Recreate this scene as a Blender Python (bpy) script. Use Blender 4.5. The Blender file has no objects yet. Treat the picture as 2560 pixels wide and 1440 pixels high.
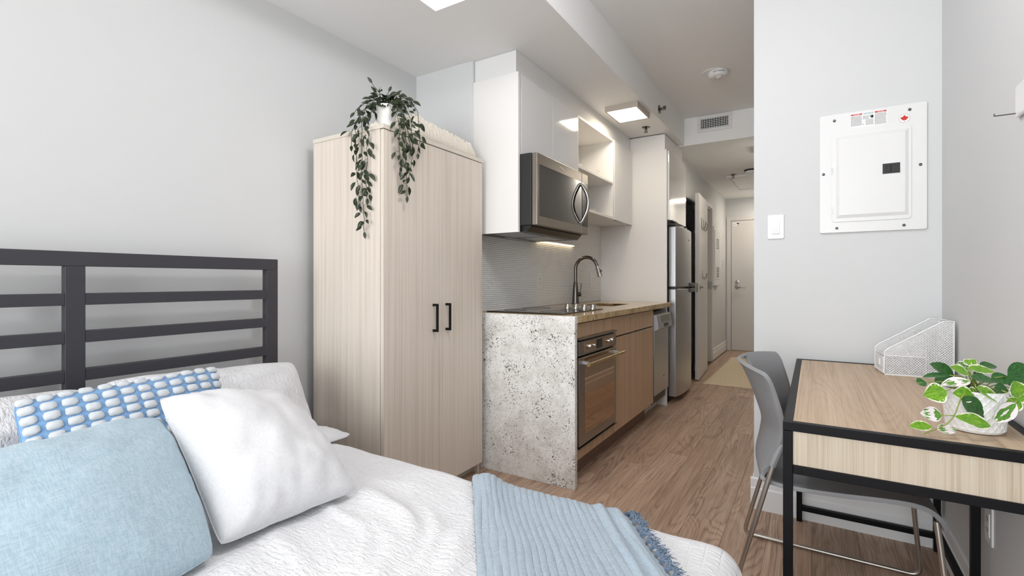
import bpy, bmesh, math, random
from mathutils import Vector, Matrix, Euler, noise
random.seed(7)
D = bpy.data
SC = bpy.context.scene
COL = SC.collection
PI = math.pi

# ------------------------------------------------------------------ camera, world, light, exposure
TH = math.radians(31.7)
cam_d = D.cameras.new('camera')
cam_d.sensor_width = 36.0
cam_d.lens = 36.0 * 1220.0 / 2560.0
cam_d.shift_y = -18.0 / 2560.0
cam_d.clip_start = 0.02
cam = D.objects.new('camera', cam_d)
cam.location = (0, 0, 1.10)
cam.rotation_euler = (PI / 2, 0, TH)
COL.objects.link(cam)
SC.camera = cam

world = D.worlds.new('sky')
SC.world = world
world.use_nodes = True
bg = world.node_tree.nodes['Background']
bg.inputs[0].default_value = (0.88, 0.94, 1.0, 1)
bg.inputs[1].default_value = 1.2

def area_light(name, loc, rot, sx, sy, watts, color):
    l = D.lights.new(name, 'AREA')
    l.shape = 'RECTANGLE'
    l.size, l.size_y, l.energy, l.color = sx, sy, watts, color
    o = D.objects.new(name, l)
    o.location, o.rotation_euler = loc, rot
    COL.objects.link(o)
    return o
# daylight entering by the wide window behind the camera
area_light('window_daylight', (-0.80, -2.86, 1.42), (PI / 2, 0, 0), 2.3, 2.0, 96.0, (0.945, 0.972, 1.0))

SC.view_settings.view_transform = 'Standard'
SC.view_settings.look = 'None'
SC.view_settings.gamma = 1.0
SC.view_settings.use_curve_mapping = False
SC.view_settings.exposure = 0.12

# ------------------------------------------------------------------ helpers
MW = {}   # world matrices of things

def lin(c):
    if isinstance(c, str):
        c = [int(c[i:i + 2], 16) / 255 for i in (0, 2, 4)]
    return tuple((x / 12.92 if x <= 0.04045 else ((x + 0.055) / 1.055) ** 2.4) for x in c[:3])

def tag(o, label=None, cat=None, group=None, kind=None):
    if label: o['label'] = label
    if cat: o['category'] = cat
    if group: o['group'] = group
    if kind: o['kind'] = kind
    return o

def thing(name, label, cat, loc=(0, 0, 0), rotz=0.0, group=None, mat=None):
    o = D.objects.new(name, None)
    o.empty_display_size = 0.05
    m = mat if mat is not None else Matrix.Translation(loc) @ Matrix.Rotation(rotz, 4, 'Z')
    o.matrix_world = m
    COL.objects.link(o)
    MW[o.name] = m.copy()
    return tag(o, label, cat, group)

def shade(me, smooth):
    if smooth is True:
        me.polygons.foreach_set('use_smooth', [True] * len(me.polygons))
    elif smooth:
        a = math.radians(smooth)
        me.polygons.foreach_set('use_smooth', [True] * len(me.polygons))
        bm = bmesh.new(); bm.from_mesh(me)
        for e in bm.edges:
            if len(e.link_faces) == 2 and e.calc_face_angle(0) > a:
                e.smooth = False
        bm.to_mesh(me); bm.free()

def obj(name, bm, mat, parent=None, smooth=False, bevel=0.0, local=False, label=None, cat=None, group=None, kind=None, seg=2):
    """bmesh -> one mesh object with its origin at its own centre; coordinates are world ones (or the thing's own with local)."""
    me = D.meshes.new(name)
    if local:
        pm = MW[parent.name]
    vs = [v.co for v in bm.verts]
    lo = Vector((min(v.x for v in vs), min(v.y for v in vs), min(v.z for v in vs)))
    hi = Vector((max(v.x for v in vs), max(v.y for v in vs), max(v.z for v in vs)))
    c = (lo + hi) / 2
    bmesh.ops.translate(bm, verts=bm.verts, vec=-c)
    bm.to_mesh(me); bm.free()
    shade(me, smooth)
    for m in (mat if isinstance(mat, (list, tuple)) else [mat]):
        me.materials.append(m)
    o = D.objects.new(name, me)
    COL.objects.link(o)
    T = Matrix.Translation(c)
    if parent is not None:
        o.parent = parent
        pm = MW[parent.name]
        o.matrix_local = T if local else pm.inverted() @ T
        MW[o.name] = (pm @ T) if local else T
    else:
        o.matrix_world = T
        MW[o.name] = T
    if bevel:
        b = o.modifiers.new('bevel', 'BEVEL')
        b.width, b.segments, b.limit_method, b.angle_limit = bevel, seg, 'ANGLE', math.radians(40)
        b.harden_normals = True
        if not smooth: shade(me, True)
    return tag(o, label, cat, group, kind)

def mesh_copy(name, me, parent, mloc, world=True, label=None):
    o = D.objects.new(name, me)
    COL.objects.link(o)
    o.parent = parent
    o.matrix_local = (MW[parent.name].inverted() @ mloc) if world else mloc
    if label: o['label'] = label
    return o

def nb(): return bmesh.new()

def box(bm, x0, x1, y0, y1, z0, z1, mi=0):
    x0, x1 = min(x0, x1), max(x0, x1); y0, y1 = min(y0, y1), max(y0, y1); z0, z1 = min(z0, z1), max(z0, z1)
    v = [bm.verts.new(p) for p in ((x0,y0,z0),(x1,y0,z0),(x1,y1,z0),(x0,y1,z0),(x0,y0,z1),(x1,y0,z1),(x1,y1,z1),(x0,y1,z1))]
    for f in ((3,2,1,0),(4,5,6,7),(0,1,5,4),(1,2,6,5),(2,3,7,6),(3,0,4,7)):
        bm.faces.new([v[i] for i in f]).material_index = mi
    return bm

def bx(*a): return box(nb(), *a)

def frame_axes(d):
    d = Vector(d).normalized()
    up = Vector((0, 0, 1)) if abs(d.z) < 0.92 else Vector((1, 0, 0))
    s = d.cross(up).normalized()
    return d, s, s.cross(d).normalized()

def tube(bm, pts, r, n=10, closed=False, cap=True, flat=1.0):
    """round bar along a path; r is one radius or one per point"""
    pts = [Vector(p) for p in pts]
    rs = r if isinstance(r, (list, tuple)) else [r] * len(pts)
    rings = []
    side = None
    for i, p in enumerate(pts):
        a = pts[i - 1] if (i or closed) else p
        b = pts[(i + 1) % len(pts)] if (i < len(pts) - 1 or closed) else p
        d = (b - a).normalized()
        if side is None:
            d, side, up = frame_axes(d)
        else:
            side = (side - d * side.dot(d)).normalized()
            up = side.cross(d).normalized()
        rings.append([bm.verts.new(p + (side * math.cos(2*PI*k/n) + up * math.sin(2*PI*k/n) * flat) * rs[i]) for k in range(n)])
    m = len(rings)
    for i in range(m if closed else m - 1):
        A, B = rings[i], rings[(i + 1) % m]
        for k in range(n):
            bm.faces.new((A[k], A[(k+1) % n], B[(k+1) % n], B[k]))
    if cap and not closed:
        bm.faces.new(list(reversed(rings[0]))); bm.faces.new(rings[-1])
    bmesh.ops.recalc_face_normals(bm, faces=bm.faces)
    return bm

def arc(c, r, a0, a1, ax, ay, n=10):
    c, ax, ay = Vector(c), Vector(ax), Vector(ay)
    return [c + ax * r * math.cos(a0 + (a1-a0)*i/n) + ay * r * math.sin(a0 + (a1-a0)*i/n) for i in range(n + 1)]

def fillet(pts, r, n=6):
    pts = [Vector(p) for p in pts]
    out = [pts[0]]
    for i in range(1, len(pts) - 1):
        a, p, b = pts[i-1], pts[i], pts[i+1]
        u, w = (a - p), (b - p)
        rr = min(r, u.length * 0.45, w.length * 0.45)
        p0, p1 = p + u.normalized() * rr, p + w.normalized() * rr
        for k in range(n + 1):
            t = k / n
            out.append(p0 * (1-t)**2 + p * 2*t*(1-t) + p1 * t*t)
    out.append(pts[-1])
    return out

def lathe(bm, prof, c, axis='z', n=32):
    """prof = [(r, h)] turned about an axis through c"""
    c = Vector(c)
    rings = []
    for r, h in prof:
        ring = []
        for k in range(n):
            a = 2 * PI * k / n
            u, w = r * math.cos(a), r * math.sin(a)
            p = {'z': (u, w, h), 'x': (h, u, w), 'y': (u, h, w)}[axis]
            ring.append(bm.verts.new(c + Vector(p)))
        rings.append(ring)
    for A, B in zip(rings, rings[1:]):
        for k in range(n):
            bm.faces.new((A[k], A[(k+1) % n], B[(k+1) % n], B[k]))
    if prof[0][0] > 1e-6: bm.faces.new(list(reversed(rings[0])))
    if prof[-1][0] > 1e-6: bm.faces.new(rings[-1])
    bmesh.ops.remove_doubles(bm, verts=bm.verts, dist=1e-6)
    bmesh.ops.recalc_face_normals(bm, faces=bm.faces)
    return bm

def prism(bm, poly, fn, t0, t1, mi=0):
    """polygon (2-D) extruded: fn(a, b, t) -> point"""
    A = [bm.verts.new(fn(a, b, t0)) for a, b in poly]
    B = [bm.verts.new(fn(a, b, t1)) for a, b in poly]
    n = len(poly)
    fs = [bm.faces.new(list(reversed(A))), bm.faces.new(B)]
    for i in range(n):
        fs.append(bm.faces.new((A[i], A[(i+1) % n], B[(i+1) % n], B[i])))
    for f in fs: f.material_index = mi
    bmesh.ops.recalc_face_normals(bm, faces=fs)
    return bm

def rrect(x0, x1, y0, y1, r, n=5):
    out = []
    for cx, cy, a in ((x1-r, y1-r, 0), (x0+r, y1-r, 90), (x0+r, y0+r, 180), (x1-r, y0+r, 270)):
        for k in range(n + 1):
            t = math.radians(a + 90 * k / n)
            out.append((cx + r * math.cos(t), cy + r * math.sin(t)))
    return out

def panel_frame(bm, a0, a1, b0, b1, w, fn, t0, t1):
    """rectangular picture-frame ring"""
    for (p, q, r, s) in ((a0, a1, b0, b0+w), (a0, a1, b1-w, b1), (a0, a0+w, b0+w, b1-w), (a1-w, a1, b0+w, b1-w)):
        prism(bm, [(p, r), (q, r), (q, s), (p, s)], fn, t0, t1)
    return bm

FX = lambda a, b, t: (t, a, b)      # polygon in (y, z), extruded along x
FY = lambda a, b, t: (a, t, b)      # polygon in (x, z), extruded along y
FZ = lambda a, b, t: (a, b, t)      # polygon in (x, y), extruded along z

def text_bm(s, size, origin, right, up, depth=0.0004, bold=0.0):
    cu = D.curves.new('lettering', 'FONT')
    cu.body, cu.size, cu.extrude, cu.align_x, cu.align_y, cu.offset = s, size, depth, 'CENTER', 'CENTER', bold
    cu.resolution_u = 3
    t = D.objects.new('lettering', cu)
    COL.objects.link(t)
    dg = bpy.context.evaluated_depsgraph_get()
    me = D.meshes.new_from_object(t.evaluated_get(dg))
    D.objects.remove(t)
    r, u = Vector(right).normalized(), Vector(up).normalized()
    n = r.cross(u)
    M = Matrix.Translation(origin) @ Matrix((r, u, n)).transposed().to_4x4()
    bm = nb(); bm.from_mesh(me); bm.transform(M)
    D.meshes.remove(me); D.curves.remove(cu)
    return bm

# ------------------------------------------------------------------ materials
def new_mat(name):
    m = D.materials.new(name)
    m.use_nodes = True
    nt = m.node_tree
    return m, nt, nt.nodes['Principled BSDF']

def N(nt, typ, **kw):
    n = nt.nodes.new(typ)
    for k, v in kw.items():
        if k.startswith('i_'):
            n.inputs[k[2:].replace('_', ' ')].default_value = v
        elif k.startswith('n_'):
            n.inputs[int(k[2:])].default_value = v
        else:
            setattr(n, k, v)
    return n

def L(nt, a, b): nt.links.new(a, b)

def ramp(nt, fac, stops, interp='LINEAR'):
    r = N(nt, 'ShaderNodeValToRGB')
    r.color_ramp.interpolation = interp
    els = r.color_ramp.elements
    while len(els) < len(stops): els.new(0.5)
    for e, (p, c) in zip(els, stops):
        e.position = p
        e.color = (c, c, c, 1) if isinstance(c, (int, float)) else (*c, 1)
    L(nt, fac, r.inputs[0])
    return r

def coords(nt, scale, kind='Object', rnd=False):
    if kind == 'World':
        g = N(nt, 'ShaderNodeNewGeometry'); src = g.outputs['Position']
    else:
        t = N(nt, 'ShaderNodeTexCoord'); src = t.outputs[kind]
    if rnd:
        oi = N(nt, 'ShaderNodeObjectInfo')
        ml = N(nt, 'ShaderNodeVectorMath', operation='MULTIPLY_ADD')
        cmb = N(nt, 'ShaderNodeCombineXYZ')
        for i, k in enumerate((37.0, 91.0, 53.0)):
            mm = N(nt, 'ShaderNodeMath', operation='MULTIPLY', n_1=k)
            L(nt, oi.outputs['Random'], mm.inputs[0]); L(nt, mm.outputs[0], cmb.inputs[i])
        L(nt, src, ml.inputs[0]); ml.inputs[1].default_value = (1, 1, 1); L(nt, cmb.outputs[0], ml.inputs[2])
        src = ml.outputs[0]
    mp = N(nt, 'ShaderNodeMapping')
    mp.inputs['Scale'].default_value = scale
    L(nt, src, mp.inputs['Vector'])
    return mp.outputs[0]

def mixc(nt, fac, a, b, mode='MIX'):
    m = N(nt, 'ShaderNodeMix', data_type='RGBA', blend_type=mode)
    for s, v in ((0, fac), (6, a), (7, b)):
        if hasattr(v, 'links'): L(nt, v, m.inputs[s])
        elif s == 0: m.inputs[0].default_value = v
        else: m.inputs[s].default_value = (*v, 1)
    return m.outputs[2]

def bump(nt, bsdf, h, strength, dist=0.002):
    b = N(nt, 'ShaderNodeBump', i_Strength=strength, i_Distance=dist)
    L(nt, h, b.inputs['Height'])
    L(nt, b.outputs[0], bsdf.inputs['Normal'])

def plain(name, col, rough=0.5, metal=0.0, spec=0.5, coat=0.0, noise_amt=0.0, nscale=60, bstr=0.0, bdist=0.001, emit=None, estr=0.0):
    m, nt, b = new_mat(name)
    c = lin(col)
    b.inputs['Base Color'].default_value = (*c, 1)
    b.inputs['Roughness'].default_value = rough
    b.inputs['Metallic'].default_value = metal
    b.inputs['Specular IOR Level'].default_value = spec
    if coat:
        b.inputs['Coat Weight'].default_value = coat
        b.inputs['Coat Roughness'].default_value = 0.04
    if noise_amt or bstr:
        n = N(nt, 'ShaderNodeTexNoise', i_Scale=nscale, i_Detail=4)
        L(nt, coords(nt, (1, 1, 1)), n.inputs['Vector'])
        if noise_amt:
            r = ramp(nt, n.outputs[0], [(0.3, tuple(x * (1 - noise_amt) for x in c)), (0.7, tuple(min(1, x * (1 + noise_amt)) for x in c))])
            L(nt, r.outputs[0], b.inputs['Base Color'])
        if bstr: bump(nt, b, n.outputs[0], bstr, bdist)
    if emit is not None:
        b.inputs['Emission Color'].default_value = (*lin(emit), 1)
        b.inputs['Emission Strength'].default_value = estr
    return m

def wood(name, cols, axis='z', fine=260.0, long=3.0, contour=0.0, cscale=3.0, rough=0.5, rnd=False, kind='Object', bstr=0.15, spec=0.4, var=0.0, coat=0.0, knots=0.0):
    """streaky grain running along an axis; contour > 0 adds oak cathedral figure"""
    m, nt, b = new_mat(name)
    c0, c1, c2 = (lin(c) for c in cols)
    ax = 'xyz'.index(axis)
    def sc(cross, along):
        s = [cross] * 3; s[ax] = along
        return tuple(s)
    f = N(nt, 'ShaderNodeTexNoise', i_Scale=1.0, i_Detail=3, i_Roughness=0.6)
    L(nt, coords(nt, sc(fine, long), kind, rnd), f.inputs['Vector'])
    g = N(nt, 'ShaderNodeTexNoise', i_Scale=1.0, i_Detail=3, i_Roughness=0.55)
    L(nt, coords(nt, sc(fine * 0.16, long * 0.35), kind, rnd), g.inputs['Vector'])
    ad = N(nt, 'ShaderNodeMath', operation='MULTIPLY_ADD', n_1=0.55)
    L(nt, f.outputs[0], ad.inputs[0])
    g2 = N(nt, 'ShaderNodeMath', operation='MULTIPLY', n_1=0.45)
    L(nt, g.outputs[0], g2.inputs[0]); L(nt, g2.outputs[0], ad.inputs[2])
    val = ad.outputs[0]
    if contour:
        n = N(nt, 'ShaderNodeTexNoise', i_Scale=1.0, i_Detail=1.5, i_Roughness=0.45, i_Distortion=0.35)
        L(nt, coords(nt, sc(cscale, cscale * 0.16), kind, rnd), n.inputs['Vector'])
        k = N(nt, 'ShaderNodeMath', operation='MULTIPLY', n_1=22.0)
        L(nt, n.outputs[0], k.inputs[0])
        jit = N(nt, 'ShaderNodeMath', operation='MULTIPLY_ADD', n_1=1.0)
        L(nt, g.outputs[0], jit.inputs[0]); L(nt, k.outputs[0], jit.inputs[2])
        s = N(nt, 'ShaderNodeMath', operation='FRACT')
        L(nt, jit.outputs[0], s.inputs[0])
        sw = ramp(nt, s.outputs[0], [(0.0, 0.0), (0.35, 1.0), (0.75, 0.75), (1.0, 0.0)])
        # figure shows only in patches
        pz = N(nt, 'ShaderNodeTexNoise', i_Scale=1.0, i_Detail=2)
        L(nt, coords(nt, sc(5.0, 1.6), kind, rnd), pz.inputs['Vector'])
        pr = ramp(nt, pz.outputs[0], [(0.42, 0.12), (0.62, 1.0)])
        amt = N(nt, 'ShaderNodeMath', operation='MULTIPLY', n_1=contour)
        L(nt, pr.outputs[0], amt.inputs[0])
        mm = N(nt, 'ShaderNodeMath', operation='SUBTRACT', n_1=0.5)
        L(nt, sw.outputs[0], mm.inputs[0])
        fm = N(nt, 'ShaderNodeMath', operation='MULTIPLY_ADD')
        L(nt, mm.outputs[0], fm.inputs[0]); L(nt, amt.outputs[0], fm.inputs[1]); L(nt, val, fm.inputs[2])
        # slow light and dark drift plus a dark heart where the figure tightens
        dk = ramp(nt, n.outputs[0], [(0.28, -0.0), (0.36, 0.0), (0.62, 0.0), (0.72, 0.0)])
        val = fm.outputs[0]
    r = ramp(nt, val, [(0.30, c0), (0.50, c1), (0.70, c2)])
    out = r.outputs[0]
    if knots:
        kw = N(nt, 'ShaderNodeTexNoise', i_Scale=1.0, i_Detail=2); L(nt, coords(nt, sc(18.0, 5.0), kind, rnd), kw.inputs['Vector'])
        ka = N(nt, 'ShaderNodeVectorMath', operation='MULTIPLY_ADD'); ka.inputs[1].default_value = (.35, .35, .35)
        L(nt, kw.outputs['Color'], ka.inputs[0]); L(nt, coords(nt, sc(6.0, 1.9), kind, rnd), ka.inputs[2])
        kv = N(nt, 'ShaderNodeTexVoronoi', i_Scale=1.0); L(nt, ka.outputs[0], kv.inputs['Vector'])
        kd = ramp(nt, kv.outputs['Distance'], [(0.02, knots), (0.10, knots*.45), (0.30, 0.0)])
        cs = N(nt, 'ShaderNodeSeparateColor'); L(nt, kv.outputs['Color'], cs.inputs[0])
        kg = N(nt, 'ShaderNodeMath', operation='GREATER_THAN', n_1=0.45); L(nt, cs.outputs[0], kg.inputs[0])
        km = N(nt, 'ShaderNodeMath', operation='MULTIPLY'); L(nt, kd.outputs[0], km.inputs[0]); L(nt, kg.outputs[0], km.inputs[1])
        out = mixc(nt, km.outputs[0], out, tuple(x*.45 for x in c0))
    if var:
        oi = N(nt, 'ShaderNodeObjectInfo')
        mr = N(nt, 'ShaderNodeMapRange', n_3=1 - var, n_4=1 + var)
        L(nt, oi.outputs['Random'], mr.inputs[0])
        hs = N(nt, 'ShaderNodeHueSaturation')
        L(nt, mr.outputs[0], hs.inputs['Value']); L(nt, out, hs.inputs['Color'])
        out = hs.outputs[0]
    L(nt, out, b.inputs['Base Color'])
    b.inputs['Roughness'].default_value = rough
    b.inputs['Specular IOR Level'].default_value = spec
    if coat:
        b.inputs['Coat Weight'].default_value = coat; b.inputs['Coat Roughness'].default_value = 0.15
    if bstr: bump(nt, b, val, bstr, 0.0008)
    return m

def brushed(name, col, axis='y', rough=0.3, amt=0.08):
    m, nt, b = new_mat(name)
    c = lin(col)
    s = [420.0] * 3; s['xyz'.index(axis)] = 4.0
    n = N(nt, 'ShaderNodeTexNoise', i_Scale=1.0, i_Detail=2)
    L(nt, coords(nt, tuple(s)), n.inputs['Vector'])
    r = ramp(nt, n.outputs[0], [(0.3, tuple(x * (1 - amt) for x in c)), (0.7, tuple(min(1, x * (1 + amt)) for x in c))])
    L(nt, r.outputs[0], b.inputs['Base Color'])
    rr = N(nt, 'ShaderNodeMapRange', n_3=rough - 0.05, n_4=rough + 0.08)
    L(nt, n.outputs[0], rr.inputs[0]); L(nt, rr.outputs[0], b.inputs['Roughness'])
    b.inputs['Metallic'].default_value = 1.0
    return m

def granite(name, base, mid, dark, rough=0.25, dens=0.0):
    m, nt, b = new_mat(name)
    v = coords(nt, (1, 1, 1), 'World')
    n1 = N(nt, 'ShaderNodeTexNoise', i_Scale=9.0, i_Detail=8, i_Roughness=0.72); L(nt, v, n1.inputs['Vector'])
    n2 = N(nt, 'ShaderNodeTexNoise', i_Scale=90.0, i_Detail=5, i_Roughness=0.7); L(nt, v, n2.inputs['Vector'])
    r1 = ramp(nt, n1.outputs[0], [(0.38, lin(mid)), (0.56, lin(base))])
    r2 = ramp(nt, n2.outputs[0], [(0.40, 1.0), (0.52, 0.0)])
    c = mixc(nt, 0.25, r1.outputs[0], r2.outputs[0], 'MULTIPLY')
    f2 = ramp(nt, n2.outputs[0], [(0.36, 0.85), (0.46, 0.0)])
    c = mixc(nt, f2.outputs[0], r1.outputs[0], lin(mid))
    # dark mineral specks, thicker in drifts
    wp = N(nt, 'ShaderNodeTexNoise', i_Scale=60.0, i_Detail=3); L(nt, v, wp.inputs['Vector'])
    ws = N(nt, 'ShaderNodeVectorMath', operation='MULTIPLY_ADD'); ws.inputs[1].default_value = (0.018, 0.018, 0.018)
    L(nt, wp.outputs['Color'], ws.inputs[0]); L(nt, v, ws.inputs[2])
    dr = N(nt, 'ShaderNodeTexNoise', i_Scale=7.0, i_Detail=4, i_Roughness=0.6); L(nt, v, dr.inputs['Vector'])
    for scl, lo, hi, cc in ((120.0, 0.15, 0.31, dark), (240.0, 0.20, 0.40, '86817a')):
        vo = N(nt, 'ShaderNodeTexVoronoi', i_Scale=scl); L(nt, ws.outputs[0], vo.inputs['Vector'])
        sz = N(nt, 'ShaderNodeMapRange', n_1=0.40, n_2=0.66, n_3=lo + dens, n_4=hi + dens); L(nt, dr.outputs[0], sz.inputs[0])
        vr = N(nt, 'ShaderNodeTexNoise', i_Scale=scl * 0.5, i_Detail=0); L(nt, vo.outputs['Position'], vr.inputs['Vector'])
        vm = N(nt, 'ShaderNodeMapRange', n_1=0.44, n_2=0.68, n_3=0.0, n_4=1.5); L(nt, vr.outputs[0], vm.inputs[0])
        mu = N(nt, 'ShaderNodeMath', operation='MULTIPLY'); L(nt, sz.outputs[0], mu.inputs[0]); L(nt, vm.outputs[0], mu.inputs[1])
        lt = N(nt, 'ShaderNodeMath', operation='LESS_THAN'); L(nt, vo.outputs['Distance'], lt.inputs[0]); L(nt, mu.outputs[0], lt.inputs[1])
        c = mixc(nt, lt.outputs[0], c, lin(cc))
    L(nt, c, b.inputs['Base Color'])
    b.inputs['Roughness'].default_value = rough
    return m

def fabric(name, col, col2, scale=500.0, bstr=0.35, rough=0.9, stretch=(1, 1, 1), sheen=0.2):
    m, nt, b = new_mat(name)
    a = N(nt, 'ShaderNodeTexNoise', i_Scale=scale, i_Detail=2); L(nt, coords(nt, (stretch[0], stretch[1] * 0.12, stretch[2])), a.inputs['Vector'])
    c = N(nt, 'ShaderNodeTexNoise', i_Scale=scale, i_Detail=2); L(nt, coords(nt, (stretch[0] * 0.12, stretch[1], stretch[2] * 0.12)), c.inputs['Vector'])
    mx = N(nt, 'ShaderNodeMath', operation='ADD'); L(nt, a.outputs[0], mx.inputs[0]); L(nt, c.outputs[0], mx.inputs[1])
    hf = N(nt, 'ShaderNodeMath', operation='MULTIPLY', n_1=0.5); L(nt, mx.outputs[0], hf.inputs[0])
    r = ramp(nt, hf.outputs[0], [(0.36, lin(col2)), (0.60, lin(col))])
    L(nt, r.outputs[0], b.inputs['Base Color'])
    b.inputs['Roughness'].default_value = rough
    b.inputs['Specular IOR Level'].default_value = 0.15
    b.inputs['Sheen Weight'].default_value = sheen
    bump(nt, b, hf.outputs[0], bstr, 0.0015)
    return m

def seersucker(name, col, axis='y', kind='World', pitch=24.0, strength=0.6):
    """puckered bands running along an axis, flat bands between"""
    m, nt, b = new_mat(name)
    b.inputs['Base Color'].default_value = (*lin(col), 1)
    b.inputs['Roughness'].default_value = 0.85
    b.inputs['Specular IOR Level'].default_value = 0.15
    b.inputs['Sheen Weight'].default_value = 0.15
    dn = N(nt, 'ShaderNodeTexNoise', i_Scale=6.0, i_Detail=1); L(nt, coords(nt, (1, 1, 1), kind), dn.inputs['Vector'])
    av = N(nt, 'ShaderNodeVectorMath', operation='MULTIPLY_ADD'); av.inputs[1].default_value = (0.02, 0.02, 0.02)
    L(nt, dn.outputs['Color'], av.inputs[0]); L(nt, coords(nt, (1, 1, 1), kind), av.inputs[2])
    sep = N(nt, 'ShaderNodeSeparateXYZ'); L(nt, av.outputs[0], sep.inputs[0])
    cross = {'y': 0, 'x': 1, 'z': 1}[axis]
    k = N(nt, 'ShaderNodeMath', operation='MULTIPLY', n_1=pitch * PI); L(nt, sep.outputs[cross], k.inputs[0])
    s = N(nt, 'ShaderNodeMath', operation='SINE'); L(nt, k.outputs[0], s.inputs[0])
    band = ramp(nt, N(nt, 'ShaderNodeMath', operation='ABSOLUTE').outputs[0], [(0.10, 0.0), (0.35, 1.0)]); L(nt, s.outputs[0], band.inputs[0].links[0].from_node.inputs[0])
    mp = N(nt, 'ShaderNodeMapping')
    sc = [34.0, 34.0, 34.0]; sc['xyz'.index(axis)] = 110.0
    mp.inputs['Scale'].default_value = tuple(sc)
    L(nt, av.outputs[0], mp.inputs['Vector'])
    p = N(nt, 'ShaderNodeTexNoise', i_Scale=1.0, i_Detail=2, i_Distortion=0.6); L(nt, mp.outputs[0], p.inputs['Vector'])
    pk = ramp(nt, p.outputs[0], [(0.35, 0.0), (0.65, 1.0)])
    mu = N(nt, 'ShaderNodeMath', operation='MULTIPLY'); L(nt, pk.outputs[0], mu.inputs[0]); L(nt, band.outputs[0], mu.inputs[1])
    bump(nt, b, mu.outputs[0], strength, 0.006)
    return m

M = {}
M['wall'] = plain('wall_paint', 'd7d8d8', 0.75, spec=0.2, bstr=0.06, nscale=260, bdist=0.0006)
M['ceil'] = plain('ceiling_paint', 'f5f5f4', 0.85, spec=0.15)
M['trim'] = plain('trim_paint', 'f0f0f0', 0.40, spec=0.4)
M['gloss'] = plain('white_gloss_lacquer', 'e9e9e8', 0.10, spec=0.5, coat=0.4)
M['white_matt'] = plain('white_melamine', 'eceae7', 0.45, spec=0.3)
M['white_plastic'] = plain('white_plastic', 'e7e7e6', 0.30)
M['door_paint'] = plain('door_paint', 'dad7d4', 0.42, spec=0.4)
M['floor'] = wood('oak_floor_planks', ('836856', 'b1947e', 'ccb29c'), 'y', fine=190, long=4.0, contour=0.21, cscale=6.0, rough=0.42, rnd=True, kind='World', bstr=0.25, var=0.12, knots=0.75)
M['floor_base'] = plain('floor_joint', '5c4638', 0.8)
M['ward'] = wood('pale_wood_laminate', ('c6b8a8', 'dcd1c4', 'e5dcd1'), 'z', fine=420, long=2.2, rough=0.5, kind='World', bstr=0.08)
M['ward_edge'] = plain('cream_edge_band', 'd8d1c3', 0.5)
M['kitchen_wood'] = wood('tan_wood_laminate', ('a98b6e', 'c4a585', 'd2b698'), 'z', fine=170, long=2.0, rough=0.45, kind='World', bstr=0.08)
M['kick'] = wood('brown_kick_laminate', ('6f5a48', '82695a', '8f7766'), 'y', fine=120, long=2.0, rough=0.6, kind='World', bstr=0.05)
M['desk_top'] = wood('light_oak_desk_top', ('9a8066', 'bfa68a', 'd0b99e'), 'y', fine=210, long=2.4, contour=0.12, cscale=5.0, rough=0.45, kind='World', bstr=0.1)
M['desk_apron'] = wood('pale_oak_apron', ('a6967f', 'c6b8a4', 'd2c6b4'), 'z', fine=300, long=3.0, rough=0.5, kind='World', bstr=0.06)
M['granite'] = granite('speckled_granite', 'f5f4f1', 'dcd9d3', '38332f', 0.35)
M['granite_top'] = granite('warm_lit_granite', 'dcc194', 'b4935f', '4b3b28', 0.12)  # same granite as the end panel, warm kitchen light put into the colour
M['black_metal'] = plain('black_powder_coat', '09080c', 0.48, spec=0.2, bstr=0.05, nscale=500)
M['head_metal'] = plain('charcoal_powder_coat', '3d3c41', 0.50, spec=0.35, bstr=0.08, nscale=700)
M['black_plastic'] = plain('black_plastic', '151515', 0.35)
M['black_glass'] = plain('black_glass', '0d0c0b', 0.03, spec=0.6)
M['cooktop_glass'] = plain('cooktop_glass', '120d08', 0.06, spec=0.8)
M['dark_glass'] = plain('smoked_mirror_glass', '2c2926', 0.04, spec=1.0, coat=1.0)
M['oven_glass'] = plain('oven_mirror_glass', 'c4a88c', 0.03, metal=0.9)
M['steel'] = brushed('brushed_steel', 'b9b5b0', 'y', 0.28)
M['steel_warm'] = brushed('warm_brushed_steel', '9c958d', 'y', 0.30)
M['steel_v'] = brushed('vertical_brushed_steel', 'bdbdbe', 'z', 0.30)
M['chrome'] = plain('satin_nickel', 'b9b6b1', 0.18, metal=1.0)
M['gun'] = plain('brushed_gunmetal', '6f6b67', 0.26, metal=1.0)
M['brass_steel'] = plain('warm_steel_bar', 'c2a77c', 0.22, metal=1.0)
M['rod'] = plain('chair_rod_steel', 'bdb8b2', 0.36, metal=1.0)
M['silver_paint'] = plain('silver_paint', 'b4b6b8', 0.38, metal=0.6)
M['grey_plastic'] = plain('grey_shell_plastic', '8f9092', 0.50, spec=0.35, bstr=0.10, nscale=900, bdist=0.0005)
M['grout'] = plain('pale_grout', 'cbcac8', 0.8)
M['tile'] = plain('white_glazed_tile', 'f6f6f5', 0.32)
M['linen_white'] = fabric('white_linen', 'e2e2e4', 'd6d6d8', 700, 0.3)
M['linen_blue'] = fabric('pale_blue_linen', 'b6c9d3', '9cb5c3', 420, 0.4)
M['knit_blue'] = fabric('sky_blue_cotton', '86abd2', '7299c4', 700, 0.25)
M['tuft'] = plain('fluffy_tuft_yarn', 'dfe4e8', 0.95, spec=0.1, bstr=0.9, nscale=900, bdist=0.002)
M['duvet'] = seersucker('white_seersucker', 'e8e8ea', 'y', 'World', 30.0, 0.48)
M['sham'] = seersucker('white_seersucker_sham', 'e4e4e6', 'y', 'World', 28.0, 0.5)
M['sheet'] = plain('grey_white_sheet', 'e3e3e5', 0.9, spec=0.1)
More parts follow.
